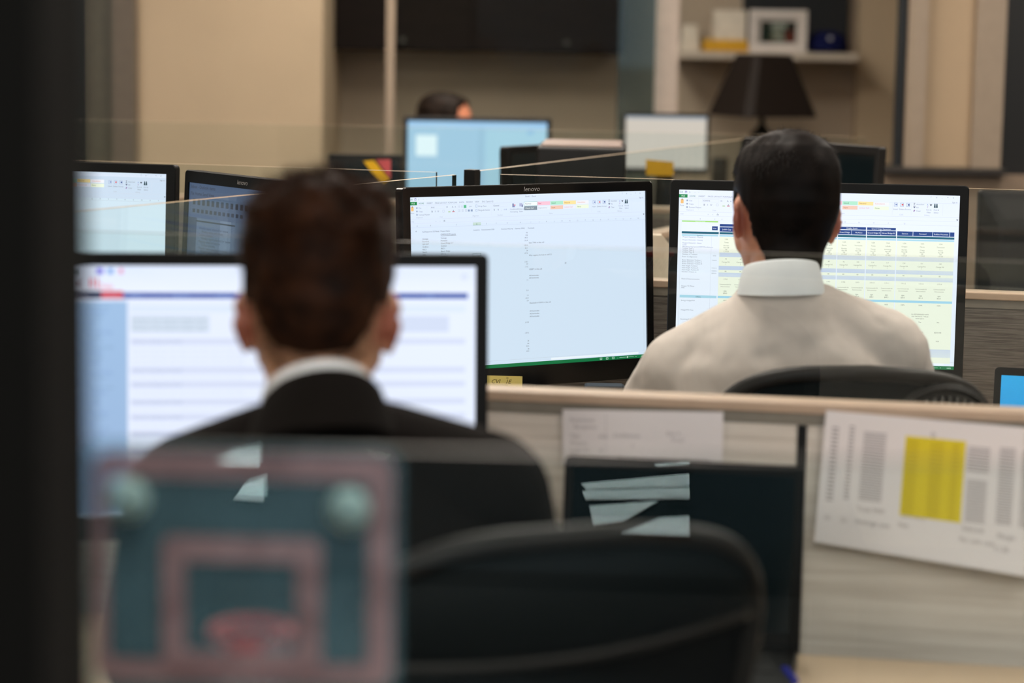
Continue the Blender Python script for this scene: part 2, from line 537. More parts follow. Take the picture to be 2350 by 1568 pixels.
# table lamp
ly_ = 9.7
lt = at(1762, 127, ly_); lb = at(1762, 270, ly_)
rT = (at(1830, 127, ly_).x - at(1692, 127, ly_).x) / 2; rB = (at(1897, 270, ly_).x - at(1634, 270, ly_).x) / 2
zt, zb = lt.z, lb.z
zc_ = zb - .27
t = thing('table_lamp', 'table lamp with wide black tapered shade under the wall shelf', 'lamp', (lt.x, ly_ + .15, zc_))
def shade_ring(r_, z_, ch):
    s_ = r_ / (math.cos(R(25)) + math.sin(R(25)))
    pts = []
    for (sx, sy) in ((1, -1), (1, 1), (-1, 1), (-1, -1)):
        a_, b_ = ((sx * (s_ - ch), sy * s_), (sx * s_, sy * (s_ - ch)))
        pts += [a_, b_] if sx * sy < 0 else [b_, a_]
    Mz = Matrix.Rotation(R(25), 4, 'Z')
    return [tuple(Mz @ Vector((x, y, z_ - zc_))) for x, y in pts]


rs = [shade_ring(rB, zb, .03), shade_ring(rT, zt, .022), shade_ring(rT - .004, zt, .022), shade_ring(rB - .004, zb, .03)]
rs.append(rs[0])
MB().rings(rs, False).build('lamp_shade', mat('black_shade', (40, 33, 29), .6, var=.05, spec=.15), t)
MB().lathe([(.075, 0), (.078, .012), (.03, .02), (.026, .05), (.06, .09), (.072, .14), (.055, .19), (.02, .225), (.012, .24), (.012, .33)], 24).build('lamp_base', mat('bronze_base', (36, 34, 28), .35), t, smooth=True)
# credenza under the lamp
t = thing('credenza', 'low beige credenza that carries the black shaded lamp', 'cabinet', (0, 0, 0))
ca = at(1566, 300, 9.55); cb = at(1985, 300, 9.55)
MB().box((ca.x, 9.55, .08), (cb.x, 10.15, zc_ - .03)).build('body', mat('beige_cabinet', (172, 152, 128), .6), t)
MB().box((ca.x - .01, 9.53, zc_ - .03), (cb.x + .01, 10.16, zc_), bev=.004).build('top', mat('beige_cabinet_top', (178, 158, 134), .5), t)
MB().box((ca.x + .03, 9.6, 0), (cb.x - .03, 10.1, .08)).build('plinth', M_dtrim, t)
for i in range(3):
    wdt = (cb.x - ca.x) / 3
    d = MB().box((ca.x + wdt * i + .005, 9.532, .1), (ca.x + wdt * (i + 1) - .005, 9.55, zc_ - .04), bev=.002).build('door', mat('beige_cabinet', (0, 0, 0)), t)
    MB().box((ca.x + wdt * (i + 1) - .04, 9.515, zc_ - .2), (ca.x + wdt * (i + 1) - .03, 9.532, zc_ - .1)).build('handle', M_steel, d)
pa = at(1655, 315, 9.7)
tag(MB().lathe([(.032, 0), (.034, .01), (.034, .1), (.03, .105)], 20, c=(pa.x, 9.72, zc_)).build('cup', M_black, smooth=True), 'black cup standing beside the lamp near the white mullion', 'cup')


# ------------------------------------------------------------------ monitors
def make_monitor(name, label, group, c, yaw, tilt, w_, h_, side, top, bot, scr, desk_z, bez=None, logo=None, thick=.05, twist=0.0, backwards=False):
    bez = bez or M_bezel
    t = thing(name, label, 'monitor', (c[0], c[1], desk_z), yaw, group)
    H = c[2] - desk_z
    T = Matrix.Translation((0, 0, H)) @ Matrix.Rotation(-tilt, 4, 'X') @ Matrix.Rotation(twist, 4, 'Y')
    W, Ht = w_ + 2 * side, h_ + top + bot
    cz = (top - bot) / 2
    def ring(pts, y): return [(x, y, z) for x, z in pts]
    rs = [ring(rrect(w_, h_, .0006), .004), ring(rrect(w_, h_, .0006), -.002), ring(rrect(W - .003, Ht - .003, .007, cz=cz), -.002), ring(rrect(W, Ht, .008, cz=cz), 0.0),
          ring(rrect(W, Ht, .008, cz=cz), .024), ring(rrect(W - .012, Ht - .012, .01, cz=cz), .030), ring(rrect(W * .62, Ht * .6, .02, cz=cz), thick), ring(rrect(W * .5, Ht * .5, .02, cz=cz), thick + .004)]
    b = MB(); b.rings(rs, False)
    nb = len(rs[0]); b.f.append(tuple(len(b.v) - nb + j for j in range(nb))); b.mi.append(0)
    b.xf(T).build('housing', bez, t)
    if scr is not None:
        s = scr
        o = s.build('screen', M_screen, t); o.matrix_local = T @ Matrix.Translation((0, .0015, 0))
    else:
        o = MB().box((-w_ / 2, .0015, -h_ / 2), (w_ / 2, .003, h_ / 2)).xf(T).build('screen', M_off, t)
    if logo:
        V, F, wd = text2d(logo, .0125, .18, 1.05)
        me = bpy.data.meshes.new('badge')
        me.from_pydata([tuple(T @ Vector((p[0] - wd / 2, -.0027, h_ / 2 + top * .3 + p[1]))) for p in V], [], F)
        link('badge', me, M_lgrey, t)
    # stand
    zb_ = -h_ / 2 - bot
    n_ = T @ Vector((0, thick, zb_ + .08))
    MB().box((-.035, n_.y - .01, .012), (.035, n_.y + .022, n_.z), bev=.006).build('stand_neck', M_black, t)
    MB().tube([(-.005, n_.y - .012, n_.z + .03), (-.04, n_.y - .012, .012)], .007, 8).tube([(.005, n_.y - .012, n_.z + .03), (.04, n_.y - .012, .012)], .007, 8).build('stand_strut', M_black, t)
    b = MB()
    b.rings([[(x, y + n_.y - .03, z) for x, y in rrect(.24, .19, .03)] for z in (.0, .008)] + [[(x, y + n_.y - .03, .013) for x, y in rrect(.2, .15, .03)]])
    b.build('stand_base', M_black, t)
    return t


def excel_ribbon(s, hi=(205, 226, 214), cols=True, font='Arial', soft=1.0):
    G = (128, 136, 146); D = (92, 98, 108); LG = (178, 186, 196)
    s.rect(0, 0, 1920, 30, (232, 240, 252)); s.lay = 1
    s.text('X', 14, 21, 17, (33, 115, 70)); s.rect(10, 6, 12, 23, (33, 115, 70)); s.frame(40, 8, 54, 22, (110, 90, 170), 2); s.rect(43, 8, 51, 13, (110, 90, 170))
    s.text('5', 70, 21, 14, (70, 90, 130)); s.text('~', 104, 20, 15, LG); s.text('=', 132, 20, 11, LG)
    s.text('Book1 - Excel', 960, 21, 15, G, 'c')
    for i, ch in enumerate('?o_+x'): s.text(ch, 1724 + 38 * i, 20, 17, G, 'c')
    s.rect(0, 31, 58, 54, (0, 132, 66)); s.lay = 2; s.text('FILE', 29, 48, 15, (236, 250, 240), 'c'); s.lay = 1
    for tx, x in (('HOME', 72), ('INSERT', 134), ('PAGE LAYOUT', 198), ('FORMULAS', 300), ('DATA', 388), ('REVIEW', 444), ('VIEW', 512), ('SNL Capital IQ', 568)):
        s.text(tx, x, 48, 14.5, G if tx != 'HOME' else (60, 130, 90))
    s.text('Sign in', 1905, 52, 14, G, 'r')
    s.rect(0, 55, 1920, 56.5, (206, 214, 226))
    # clipboard
    s.rect(12, 66, 32, 94, (240, 190, 120)); s.rect(18, 62, 26, 70, (120, 120, 120)); s.text('Paste', 22, 112, 13, G, 'c')
    for i, tx in enumerate(('Cut', 'Copy', 'Format Painter')):
        s.text(tx, 70, 79 + 23 * i, 14, G); s.rect(52, 68 + 23 * i, 62, 79 + 23 * i, (150, 165, 190))
    s.text('Clipboard', 50, 143, 13, LG)
    # font
    s.frame(160, 62, 276, 82, (212, 220, 230)); s.text(font, 166, 77, 14, D); s.text('10', 284, 77, 14, D); s.text('A', 330, 78, 17, G); s.text('A', 352, 78, 14, G)
    s.text('B', 170, 106, 17, (50, 54, 60)); s.text('I', 196, 106, 17, D); s.text('U', 216, 106, 17, D); s.frame(256, 92, 272, 108, LG); s.rect(300, 104, 318, 109, (150, 190, 70)); s.text('A', 336, 104, 15, (60, 60, 70)); s.rect(332, 104, 350, 109, (205, 40, 40))
    s.text('Font', 246, 143, 13, LG, 'c')
    # alignment
    s.rect(422, 62, 444, 84, (112, 205, 160)); s.lay = 2
    for k in range(3): s.rect(426, 67 + 5 * k, 440, 69 + 5 * k, (60, 130, 100))
    s.lay = 1
    for i in range(3):
        for k in range(4): s.rect(380 + 26 * i, 92 + 5 * k, 396 + 26 * i, 93.6 + 5 * k, LG)
    for i in range(2):
        for k in range(3): s.rect(380 + 22 * i, 66 + 5 * k, 394 + 22 * i, 67.6 + 5 * k, LG)
    s.text('>>', 466, 80, 16, D); s.rect(455, 94, 470, 108, (140, 160, 190)); s.rect(478, 94, 493, 108, (140, 160, 190))
    s.frame(516, 64, 530, 80, (120, 150, 190)); s.text('Wrap Text', 536, 79, 14.5, G); s.frame(516, 94, 530, 108, (120, 150, 190)); s.text('Merge & Center', 536, 106, 14.5, G)
    s.text('Alignment', 490, 143, 13, LG)
    s.frame(652, 62, 772, 82, (212, 220, 230)); s.text('General', 658, 78, 14.5, D); s.text('$', 660, 107, 17, D); s.text('%', 692, 107, 16, D); s.text(',', 722, 107, 17, D); s.text('.0 .00', 740, 106, 12, (110, 130, 170)); s.text('Number', 690, 143, 13, LG)
    # styles
    s.rect(812, 62, 822, 88, (92, 96, 150)); s.rect(824, 70, 836, 78, (210, 120, 140)); s.rect(824, 80, 832, 88, (110, 130, 190)); s.text('Conditional', 824, 106, 13.5, G, 'c'); s.text('Formatting', 824, 124, 13.5, G, 'c')
    s.rect(868, 62, 892, 84, (176, 182, 214)); s.poly([(884, 84), (898, 68), (894, 90)], (70, 80, 130)); s.text('Format as', 880, 106, 13.5, G, 'c'); s.text('Table', 880, 124, 13.5, G, 'c')
    names = [('Normal', (240, 248, 252), (70, 76, 84)), ('Bad', (246, 196, 214), (170, 50, 80)), ('Good', (176, 232, 204), (20, 120, 80)), ('Neutral', (248, 226, 160), (170, 120, 30)), ('Calculation', (238, 240, 246), (228, 150, 130)),
             ('Check Cell', (128, 144, 156), (245, 250, 252)), ('Explanatory', (228, 236, 248), (170, 176, 186)), ('Input', (240, 200, 180), (170, 90, 60)), ('Linked Cell', (230, 236, 248), (226, 160, 170)), ('Note', (236, 246, 222), (110, 140, 80))]
    for i, (tx, bg_, fg_) in enumerate(names):
        x = 908 + 107 * (i % 5); y = 54 + 31 * (i // 5)
        s.lay = 1; s.rect(x, y, x + 104, y + 26, bg_)
        if tx == 'Normal': s.frame(x - 2, y - 2, x + 106, y + 28, (130, 190, 180), 2.5)
        if tx == 'Check Cell': s.frame(x, y, x + 104, y + 26, (70, 80, 92), 3)
        s.lay = 2; s.text(tx, x + 8, y + 18, 15, fg_)
    s.lay = 1; s.text('Styles', 1110, 143, 13, LG)
    # cells, editing
    for i, tx in enumerate(('Insert', 'Delete', 'Format')):
        x = 1486 + 42 * i; s.frame(x - 12, 58, x + 12, 84, (170, 184, 214), 3); s.rect(x - 2, 66, x + 10, 75, ((120, 140, 190), (220, 70, 70), (40, 70, 140))[i]); s.text(tx, x, 106, 13.5, G, 'c')
    s.text('Cells', 1526, 143, 13, LG, 'c')
    s.text('\u03a3', 1606, 72, 21, (40, 44, 54)); s.text('AutoSum', 1626, 70, 14, G); s.rect(1606, 80, 1620, 83, D); s.poly([(1606, 84), (1620, 84), (1613, 93)], (70, 80, 120)); s.text('Fill', 1626, 92, 14, G); s.poly([(1606, 114), (1612, 102), (1619, 106), (1613, 117)], (150, 120, 170)); s.text('Clear', 1626, 115, 14, G)
    s.text('A', 1698, 72, 14, (70, 110, 190)); s.text('Z', 1698, 88, 14, (150, 80, 150)); s.poly([(1716, 64), (1734, 64), (1725, 76)], (60, 64, 74)); s.text('Sort &', 1712, 106, 13.5, G, 'c'); s.text('Filter', 1712, 124, 13.5, G, 'c')
    for dx in (-11, 3): s.poly([(1760 + dx, 58), (1766 + dx, 58), (1769 + dx, 86), (1756 + dx, 86)], (30, 66, 76))
    s.text('Find &', 1762, 106, 13.5, G, 'c'); s.text('Select', 1762, 124, 13.5, G, 'c'); s.text('Editing', 1700, 143, 13, LG, 'c')
    for x in (134, 372, 640, 786, 1462, 1592, 1806): s.rect(x, 60, x + 1.2, 140, (212, 220, 232))
    s.rect(0, 150, 1920, 151.5, (206, 214, 226))
    s.text('fx', 262, 172, 18, (70, 76, 84), shear=.25); s.text('x', 200, 171, 14, LG); s.text('v', 232, 171, 14, LG); s.text('E23', 14, 171, 13, LG)
    s.rect(0, 178, 1920, 179.2, (206, 214, 226))
    s.poly([(1900, 164), (1914, 164), (1907, 172)], (60, 64, 72))


def status_bar(s):
    s.lay = 1; s.rect(0, 1150, 1920, 1151.2, (190, 200, 212)); s.rect(1110, 1156, 1850, 1171, (240, 246, 254))
    s.rect(0, 1176, 1920, 1200, (0, 112, 62)); s.lay = 2
    for i in range(3): s.frame(1520 + 52 * i, 1181, 1538 + 52 * i, 1195, (200, 232, 212), 2.5)
    s.rect(1686, 1187, 1810, 1189, (190, 226, 204)); s.rect(1752, 1181, 1758, 1195, (225, 245, 232)); s.text('+', 1824, 1194, 16, (225, 245, 232)); s.text('-', 1668, 1194, 16, (225, 245, 232)); s.text('100%', 1900, 1194, 14, (215, 240, 226), 'r')


W24, H24 = .5184, .324
# middle monitor: a nearly empty worksheet
s = Scr(W24, H24, bg=(214, 229, 247))
s.rect(0, 0, 1920, 190, (222, 233, 250), (216, 229, 247)); excel_ribbon(s)
K = (84, 92, 104); KL = (112, 120, 132)
for ch, x in zip('ABCDEFGHIJKLMNOPQRSTUVW', (57, 161, 363, 524, 602, 680, 768, 874, 959, 1027, 1088, 1152, 1216, 1281, 1345, 1410, 1474, 1539, 1603, 1668, 1732, 1796, 1860)):
    if ch == 'D': s.rect(493, 184, 557, 203, (196, 218, 210)); s.rect(493, 201, 557, 204, (60, 140, 100)); s.lay = 2
    s.text(ch, x, 200, 13, (150, 158, 168) if ch != 'D' else (50, 110, 80), 'c'); s.lay = 1
s.rect(0, 206, 1920, 207, (190, 200, 214)); s.rect(22, 206, 23, 1150, (200, 210, 222)); s.rect(1898, 206, 1899.5, 1150, (196, 206, 220))
for i in range(52):
    s.text(str(i + 1), 12, 228 + 18 * i, 11, (176, 186, 198), 'c')
s.text('#', 44, 236, 14, K)
for tx, x in (('Call Report vs OE Model', 95), ('Project Name', 237), ('Locations', 496), ('Commissioned COD', 559), ('Contract Maturity', 718), ('Capacity (MW)', 828), ('Comment', 934)):
    s.text(tx, x, 241, 13.2 if x != 559 else 12.4, K, sx=.98)
s.text('CAPX/US Projects', 238, 264, 15.5, (40, 46, 56)); s.rect(238, 267, 360, 268.6, (60, 66, 76))
A_ = ['Vantage', 'Forward', 'GR EXP', 'Grafton', 'REC1', 'Beech', 'BRB', 'Bishop']; B_ = ['Vantage', 'Forward', 'Grand Ridge 2-7', 'Grafton', 'REC1', 'Beech Ridge', 'GR 1a', 'Bishop II']
for i in range(8):
    s.text(A_[i], 95, 290 + 18 * i, 14.5, K); s.text(B_[i], 238, 288 + 18 * i, 14.5, K)
C_ = ['Camp Springs', 'Spring Canyon', 'Stanton', 'Sheldon', 'Big Otter', 'Willow', 'Gratiot', 'Turkey Track', 'Wray', 'Logan']
for i, tx in enumerate(C_):
    s.text(tx, 238, 470 + 42 * i, 14.5, K); s.text(tx.split()[0], 95, 472 + 42 * i, 14.5, K)
for v, y in (('90', 273), ('150', 291), ('88.5', 308), ('116.4', 327), ('150.0', 361), ('50.1', 380), ('24', 398), ('107.5', 416), ('118.1', 476), ('57', 492), ('-17.5', 511), ('11', 604), ('5.8', 676), ('14', 711), ('-42.0', 730), ('54', 748), ('219.8', 900), ('-187.2', 974), ('58', 1030), ('80', 1049), ('97.5', 1068), ('38', 1087), ('22.5', 1102)):
    s.text(v, 932, y, 14, KL, 'r')
for v, y in (('Sees TWA in that cell', 344), ('Why negative formula in cell F.2?', 432), ('VERIFY in that cell', 530), ('All hardcodes', 573), ('All hardcodes', 590), ('Hundreds of GWH in that cell', 766), ('All hardcodes', 822), ('All hardcodes', 841), ('All hardcodes', 860)):
    s.text(v, 940, y, 14, K)
s.frame(487, 398, 553, 417, (60, 110, 90), 2); s.text('o', 1241, 497, 24, (90, 100, 110), 'c')
status_bar(s)
DESK = .69
make_monitor('monitor', 'black desktop monitor left of the white shirted man, showing a mostly empty worksheet', None, (.036, 4.539, 1.033), R(30.9), R(3.5), W24, H24, .0165, .0185, .039, s, DESK, M_gbezel, 'lenovo')

# right monitor: a coloured worksheet
s = Scr(W24, H24, bg=(232, 240, 253))
s.rect(0, 0, 1920, 190, (226, 235, 253), (232, 240, 254)); excel_ribbon(s, font='Cambria')
NV, TL, LB, YE, LV = (10, 58, 132), (0, 92, 116), (168, 214, 232), (238, 243, 224), (190, 204, 232)
for ch, x in zip('BCEFGHIJKLMNOPQ', (150, 250, 300, 380, 480, 560, 700, 930, 1000, 1050, 1145, 1240, 1340, 1440, 1550)): s.text(ch, x, 203, 12, (160, 168, 180), 'c')
s.rect(0, 208, 1920, 209, (196, 206, 220))
s.rect(24, 212, 274, 221, (160, 220, 110)); s.lay = 2; s.text('Operating Assets', 150, 220.5, 10, (235, 250, 225), 'c'); s.lay = 1
COLS = [(285, 384, 'Judith Gap'), (386, 486, 'Spring Canyon'), (489, 588, 'Hardin'), (590, 690, 'Sheldon'), (693, 790, 'Wray'), (792, 890, 'Vantage'), (893, 990, 'Springs I'), (993, 1090, 'Springs II'), (1098, 1189, 'Grand Ridge'), (1191, 1289, 'McAdoo'), (1293, 1390, 'Grand Ridge II'), (1392, 1493, 'Grand Ridge III'), (1502, 1608, 'Stanton'), (1611, 1742, 'Forward'), (1745, 1858, 'Buffalo Mountain'), (1861, 1891, '')]
s.rect(233, 248, 272, 275, NV); s.lay = 2; s.text('Unit', 252, 267, 13, (240, 246, 255), 'c'); s.lay = 1
for (x0_, x1_, tx) in ((285, 588, 'Mountain West'), (590, 890, 'Plains'), (893, 1090, 'Horizon'), (1098, 1288, 'Middle South'), (1293, 1492, 'Grand Ridge Expansion')):
    s.lay = 1; s.rect(x0_, 231, x1_, 248, NV); s.lay = 2; s.text(tx, (x0_ + x1_) / 2, 245, 14, (236, 244, 255), 'c')
for x0_, x1_, tx in COLS:
    s.lay = 1; s.rect(x0_, 253, x1_, 283, NV); s.lay = 2; s.text(tx, (x0_ + x1_) / 2, 273, 14, (240, 246, 255), 'c')
s.lay = 1; s.rect(25, 287, 1892, 302, TL); s.rect(26, 307, 277, 318, LB)
s.lay = 2; s.text('Summary', 150, 317, 11, (60, 90, 110), 'c'); s.lay = 1
s.rect(284, 307, 1892, 318, LB); s.rect(284, 320, 1892, 1158, YE)
for y0_, y1_ in ((428, 458), (520, 548), (567, 596), (1062, 1118)): s.rect(284, y0_, 1892, y1_, LV)
s.lay = 2
for x in (280, 488, 690, 891, 1092, 1290, 1496): s.rect(x, 226, x + 6, 1158, (232, 240, 252))
s.lay = 3; s.rect(22, 728, 277, 746, LB); s.rect(284, 728, 1892, 744, (160, 212, 234)); s.lay = 4; s.text('Offtake', 150, 743, 12, (50, 80, 100), 'c')
st = ['USA', 'Illinois', 'Crane', 'Nov-08', 'GE', '1.5 SLE']
for ci, (x0_, x1_, tx) in enumerate(COLS[:-1]):
    xm_ = (x0_ + x1_) / 2; g_ = (128, 134, 118)
    for y, v in zip((340, 362, 384, 398, 411, 424), ('USA', ['Texas', 'LaSalle', 'Oregon', 'Martin', 'Tennessee'][ci % 5], ['Borden', 'Crane', 'Vestas', 'Invenergy'][ci % 4], ['Nov-08', 'Jun-09', 'Apr-08'][ci % 3], 'GE', '1.5 SLE')): s.text(v, xm_, y, 12.5, g_, 'c')
    for y, v in zip((476, 497, 512, 562, 616), (str(40 + 7 * ci), 'Cayuga Rd.', '1', '80', '119.%d' % ci)): s.text(v, xm_, y, 12.5, g_, 'c')
    for y, v in zip((652, 667), ('Commonwealth Ed', 'Interconnection')): s.text(v, xm_, y, 11, g_, 'c', sx=.9)
    for y, v in zip((700, 714, 764), ('PJM', '$%d.%d' % (38 + ci, ci % 9), '100%')): s.text(v, xm_, y, 12.5, (90, 98, 88), 'c')
    if ci > 10:
        for y, v in zip((880, 950, 1010), (('No', 'Yes')[ci % 2], '$210.%d0' % ci, 'N/A')): s.text(v, xm_, y, 12.5, (80, 86, 78), 'c')
for i, v in enumerate(('On REFURBISHED RATE', 'ON THE RATE 7 MILES', 'WITH $0.01')): s.text(v, 1676, 826 + 15 * i, 11.5, (110, 116, 104), 'c')
for y, v in zip((330, 350, 371, 384, 397, 409, 421, 434, 449, 466, 489, 501, 514, 529, 543, 557, 571, 620, 670, 682, 770, 836, 900), ('Project Owner(s) - Physical', 'Project Owner(s) - County', 'Project Owner(s) - States', 'COD', 'Manufacturing System/OEM Manufacturer', 'Turbine Type I', 'Turbine Type II', 'Turbine Type III', 'Number of Turbines', 'Rotor Configuration', 'Rotor Diameter Turbine I', 'Rotor Diameter Turbine II', 'Rotor Diameter Turbine III', 'Hub Height Turbine I', 'Hub Height Turbine II', 'Hub Height Turbine III', 'Number of Seats to', 'Point of Interconnection', 'Project TC Phase', 'PPA', 'Energy Hedge/PPA', 'Hedge/PPA Price', 'Escalating % Fix')):
    s.text(v, 32, y, 12.5, (120, 130, 146))
for y, v in ((455, 'units'), (486, 'meters'), (540, 'meters'), (560, 'meters'), (578, '$MWh')): s.text(v, 255, y, 12, (140, 150, 164), 'c')
s.lay = 1; s.rect(230, 310, 231.3, 1158, (200, 210, 226)); s.rect(18, 208, 19.3, 1158, (206, 214, 228)); status_bar(s)
make_monitor('monitor', 'black desktop monitor straight behind the white shirted man, showing a yellow and navy table', None, (.565, 4.48, 1.049), R(-4), R(3), W24, H24, .0165, .0185, .030, s, DESK, M_bezel)

# near monitor of the man in the suit: a web page
s = Scr(W24, H24, bg=(226, 234, 252))
s.rect(0, 0, 1920, 125, (214, 226, 248), (232, 238, 253)); s.lay = 1
s.rect(14, 20, 40, 44, (140, 160, 170)); s.rect(110, 14, 140, 40, (110, 100, 220)); s.rect(160, 14, 186, 40, (110, 160, 225)); s.rect(214, 14, 232, 40, (225, 140, 180)); s.text('o', 1850, 62, 50, (180, 190, 214))
s.lay = 2; s.text('<', 20, 108, 60, (130, 40, 50)); s.text('III', 74, 104, 62, (228, 60, 84)); s.text('Data', 108, 112, 40, (236, 120, 140)); s.lay = 1
s.rect(10, 122, 130, 158, (40, 52, 84)); s.rect(130, 122, 232, 158, (205, 50, 70)); s.rect(232, 130, 1882, 156, (18, 66, 162)); s.lay = 2
for i, tx in enumerate(('Markets', 'Companies')): s.text(tx, 16 + 116 * i, 148, 20, (190, 190, 210))
for i, tx in enumerate(('News', 'Research', 'Screener', 'Transactions', 'Geography', 'Charts', 'Events', 'Tools')): s.text(tx, 270 + 200 * i, 150, 20, (120, 160, 220))
s.lay = 1; s.rect(10, 170, 252, 1190, (156, 188, 224), (150, 178, 214)); s.lay = 2
for i in range(40): s.text(['Company Profile', 'Key Statistics', 'Ownership', 'Financials', 'Filings', 'Corporate Data', 'Peer Analysis', 'Ratings'][i % 8], (24, 44)[i % 3 > 0], 205 + 24 * i, 21, ((126, 158, 190), (116, 144, 196))[i % 2])
s.lay = 1; s.rect(264, 190, 1870, 222, (216, 228, 244)); s.rect(268, 238, 640, 318, (208, 220, 236)); s.lay = 2
for i in range(3): s.text('Summary of the selected company report', 274, 262 + 25 * i, 21, (150, 170, 186))
s.rect(1560, 240, 1790, 318, (206, 216, 238)); s.lay = 1
for y in (350, 488, 556, 640, 712, 790, 870, 950): s.rect(266, y, 1870, y + 26, (208, 216, 238)); s.lay = 2; s.text('Section heading and detail', 276, y + 20, 22, (160, 174, 208)); s.lay = 1
for y in (390, 415, 440, 465, 530, 600, 680, 755): s.text('Line item listed here with values across the columns of this table', 276, y + 14, 20, (206, 216, 240))
make_monitor('monitor', 'large black monitor facing the suited man, web page with navy menu bar', None, (-.304, 3.098, 1.043), R(7.6), R(5), W24, H24, .0165, .0165, .03, s, DESK)

# left pair beyond the glass
s = Scr(W24, H24, bg=(206, 226, 238)); s.rect(0, 0, 1920, 190, (196, 212, 232)); excel_ribbon(s)
for i, ch in enumerate('JKLMNOPQRSTUVWXY'): s.text(ch, 900 + 64 * i, 200, 13, (110, 120, 130), 'c')
s.rect(0, 206, 1920, 207, (170, 182, 196)); status_bar(s)
c1 = at(400, 379, 4.74)
yaw1 = R(-11); ca1, sa1 = math.cos(yaw1), math.sin(yaw1)
hw = W24 / 2 + .019
make_monitor('monitor', 'black monitor beside the dark pillar, its bright worksheet seen through glass', None, (c1.x - hw * ca1, c1.y - hw * sa1, c1.z - .0185 - H24 / 2), yaw1, R(3), W24, H24, .019, .0185, .03, s, DESK)
w20, h20 = .38, .24
s = Scr(w20, h20, 1600, 1000, bg=(74, 92, 116)); s.rect(0, 0, 1600, 60, (48, 62, 92), (58, 72, 100)); s.rect(0, 60, 1600, 280, (70, 84, 108)); s.rect(0, 280, 130, 1000, (40, 50, 66)); s.rect(480, 280, 640, 1000, (104, 120, 140)); s.lay = 1
for i, tx in enumerate(('Inbox - Outlook items', 'File Home Send View')): s.text(tx, 20, 44 + 55 * i, 40, (24, 30, 46))
for i in range(12): s.rect(60 + 70 * i, 130, 100 + 70 * i, 176, (24, 30, 44)); s.rect(60 + 64 * i, 210, 100 + 64 * i, 240, (30, 38, 54))
s.rect(120, 300, 700, 312, (20, 36, 48))
for i in range(24): s.text(['Weekly report attached for review', 'Meeting notes and actions', 'Turbine schedule'][i % 3], 170 + 40 * (i % 2), 370 + 27 * i, 30, (36, 46, 62)); s.text('12:4%d' % (i % 9), 760, 370 + 27 * i, 28, (36, 46, 62))
c2 = at(419, 389, 4.74)
yaw2 = R(-50); ca1, sa1 = math.cos(yaw2), math.sin(yaw2); hw = w20 / 2 + .014
make_monitor('monitor', 'smaller black monitor turned sideways left of the brown haired man, showing a dim inbox', None, (c2.x + hw * ca1, c2.y + hw * sa1, c2.z - .024 - h20 / 2), yaw2, R(3), w20, h20, .014, .024, .03, s, DESK, None, 'lenovo')

# far monitor with blue screen
y = 7.95
a = at(936, 277, y); c = at(1256, 277, y); bw = c.x - a.x; bh = bw * .6
s = Scr(bw, bh, 1000, 600, bg=(160, 200, 224)); s.rect(0, 0, 1000, 40, (140, 182, 226), (150, 194, 226)); s.rect(510, 40, 545, 600, (146, 184, 206)); s.lay = 1; s.rect(60, 100, 210, 250, (226, 246, 250)); s.rect(860, 62, 900, 84, (120, 170, 220))
s.rect(560, 60, 1000, 600, (166, 208, 226))
make_monitor('monitor', 'distant monitor with pale blue screen, dark hair showing above it', None, ((a.x + c.x) / 2, y, a.z - bh / 2), R(1), R(2), bw, bh, .014, .014, .03, s, .72, M_black)
# white screen by the mullion
y = 8.6
a = at(1437, 266, y); c = at(1622, 268, y); bw = c.x - a.x; bh = bw * .64
s = Scr(bw, bh, 1000, 600, bg=(196, 188, 176)); s.lay = 1; s.rect(0, 0, 1000, 30, (150, 160, 170))
make_monitor('monitor', 'small distant monitor with off-white screen behind the pale mullion', None, ((a.x + c.x) / 2, y, a.z - bh / 2), 0, R(2), bw, bh, .012, .012, .02, s, .72, M_black)
# dark monitor behind the man in the white shirt
y = 5.75
a = at(1778, 346, y); c = at(2005, 346, y); bw = .43; bh = .27; yw = R(-50)
make_monitor('monitor', 'switched off dark monitor half hidden behind the black haired head', None, (c.x - bw / 2 * math.cos(yw), y - bw / 2 * math.sin(yw), c.z - bh / 2 - .010), yw, R(3), bw, bh, .012, .02, .03, None, .72, M_dgrey, 'lenovo')
# edge-on dark monitor and boxy machine
y = 5.95
a = at(1168, 333, 6.1); yw = R(52)
make_monitor('monitor', 'black monitor turned away beside the boxy grey machine', None, (a.x + .11, 6.24, a.z - .15), yw, R(2), .33, .26, .014, .016, .02, None, .72, M_black)
a = at(1232, 337, 5.75); c = at(1436, 343, 5.75)
t = thing('printer', 'boxy dark grey office machine with a flat pale top behind the middle monitor', 'printer', ((a.x + c.x) / 2, 5.75, .72), R(-3))
pw = c.x - a.x; ph = a.z - .72
MB().box((-pw / 2, 0, 0), (pw / 2, .26, ph), bev=.006).build('body', M_dgrey, t)
MB().box((-pw / 2 + .01, .012, ph), (pw / 2 - .01, .25, ph + .006), bev=.002).build('lid', mat('taupe_lid', (150, 128, 116), .4), t)
MB().box((-pw / 2 + .02, -.02, .1), (pw / 2 - .02, .0, .125), bev=.003).build('paper_tray', M_black, t)


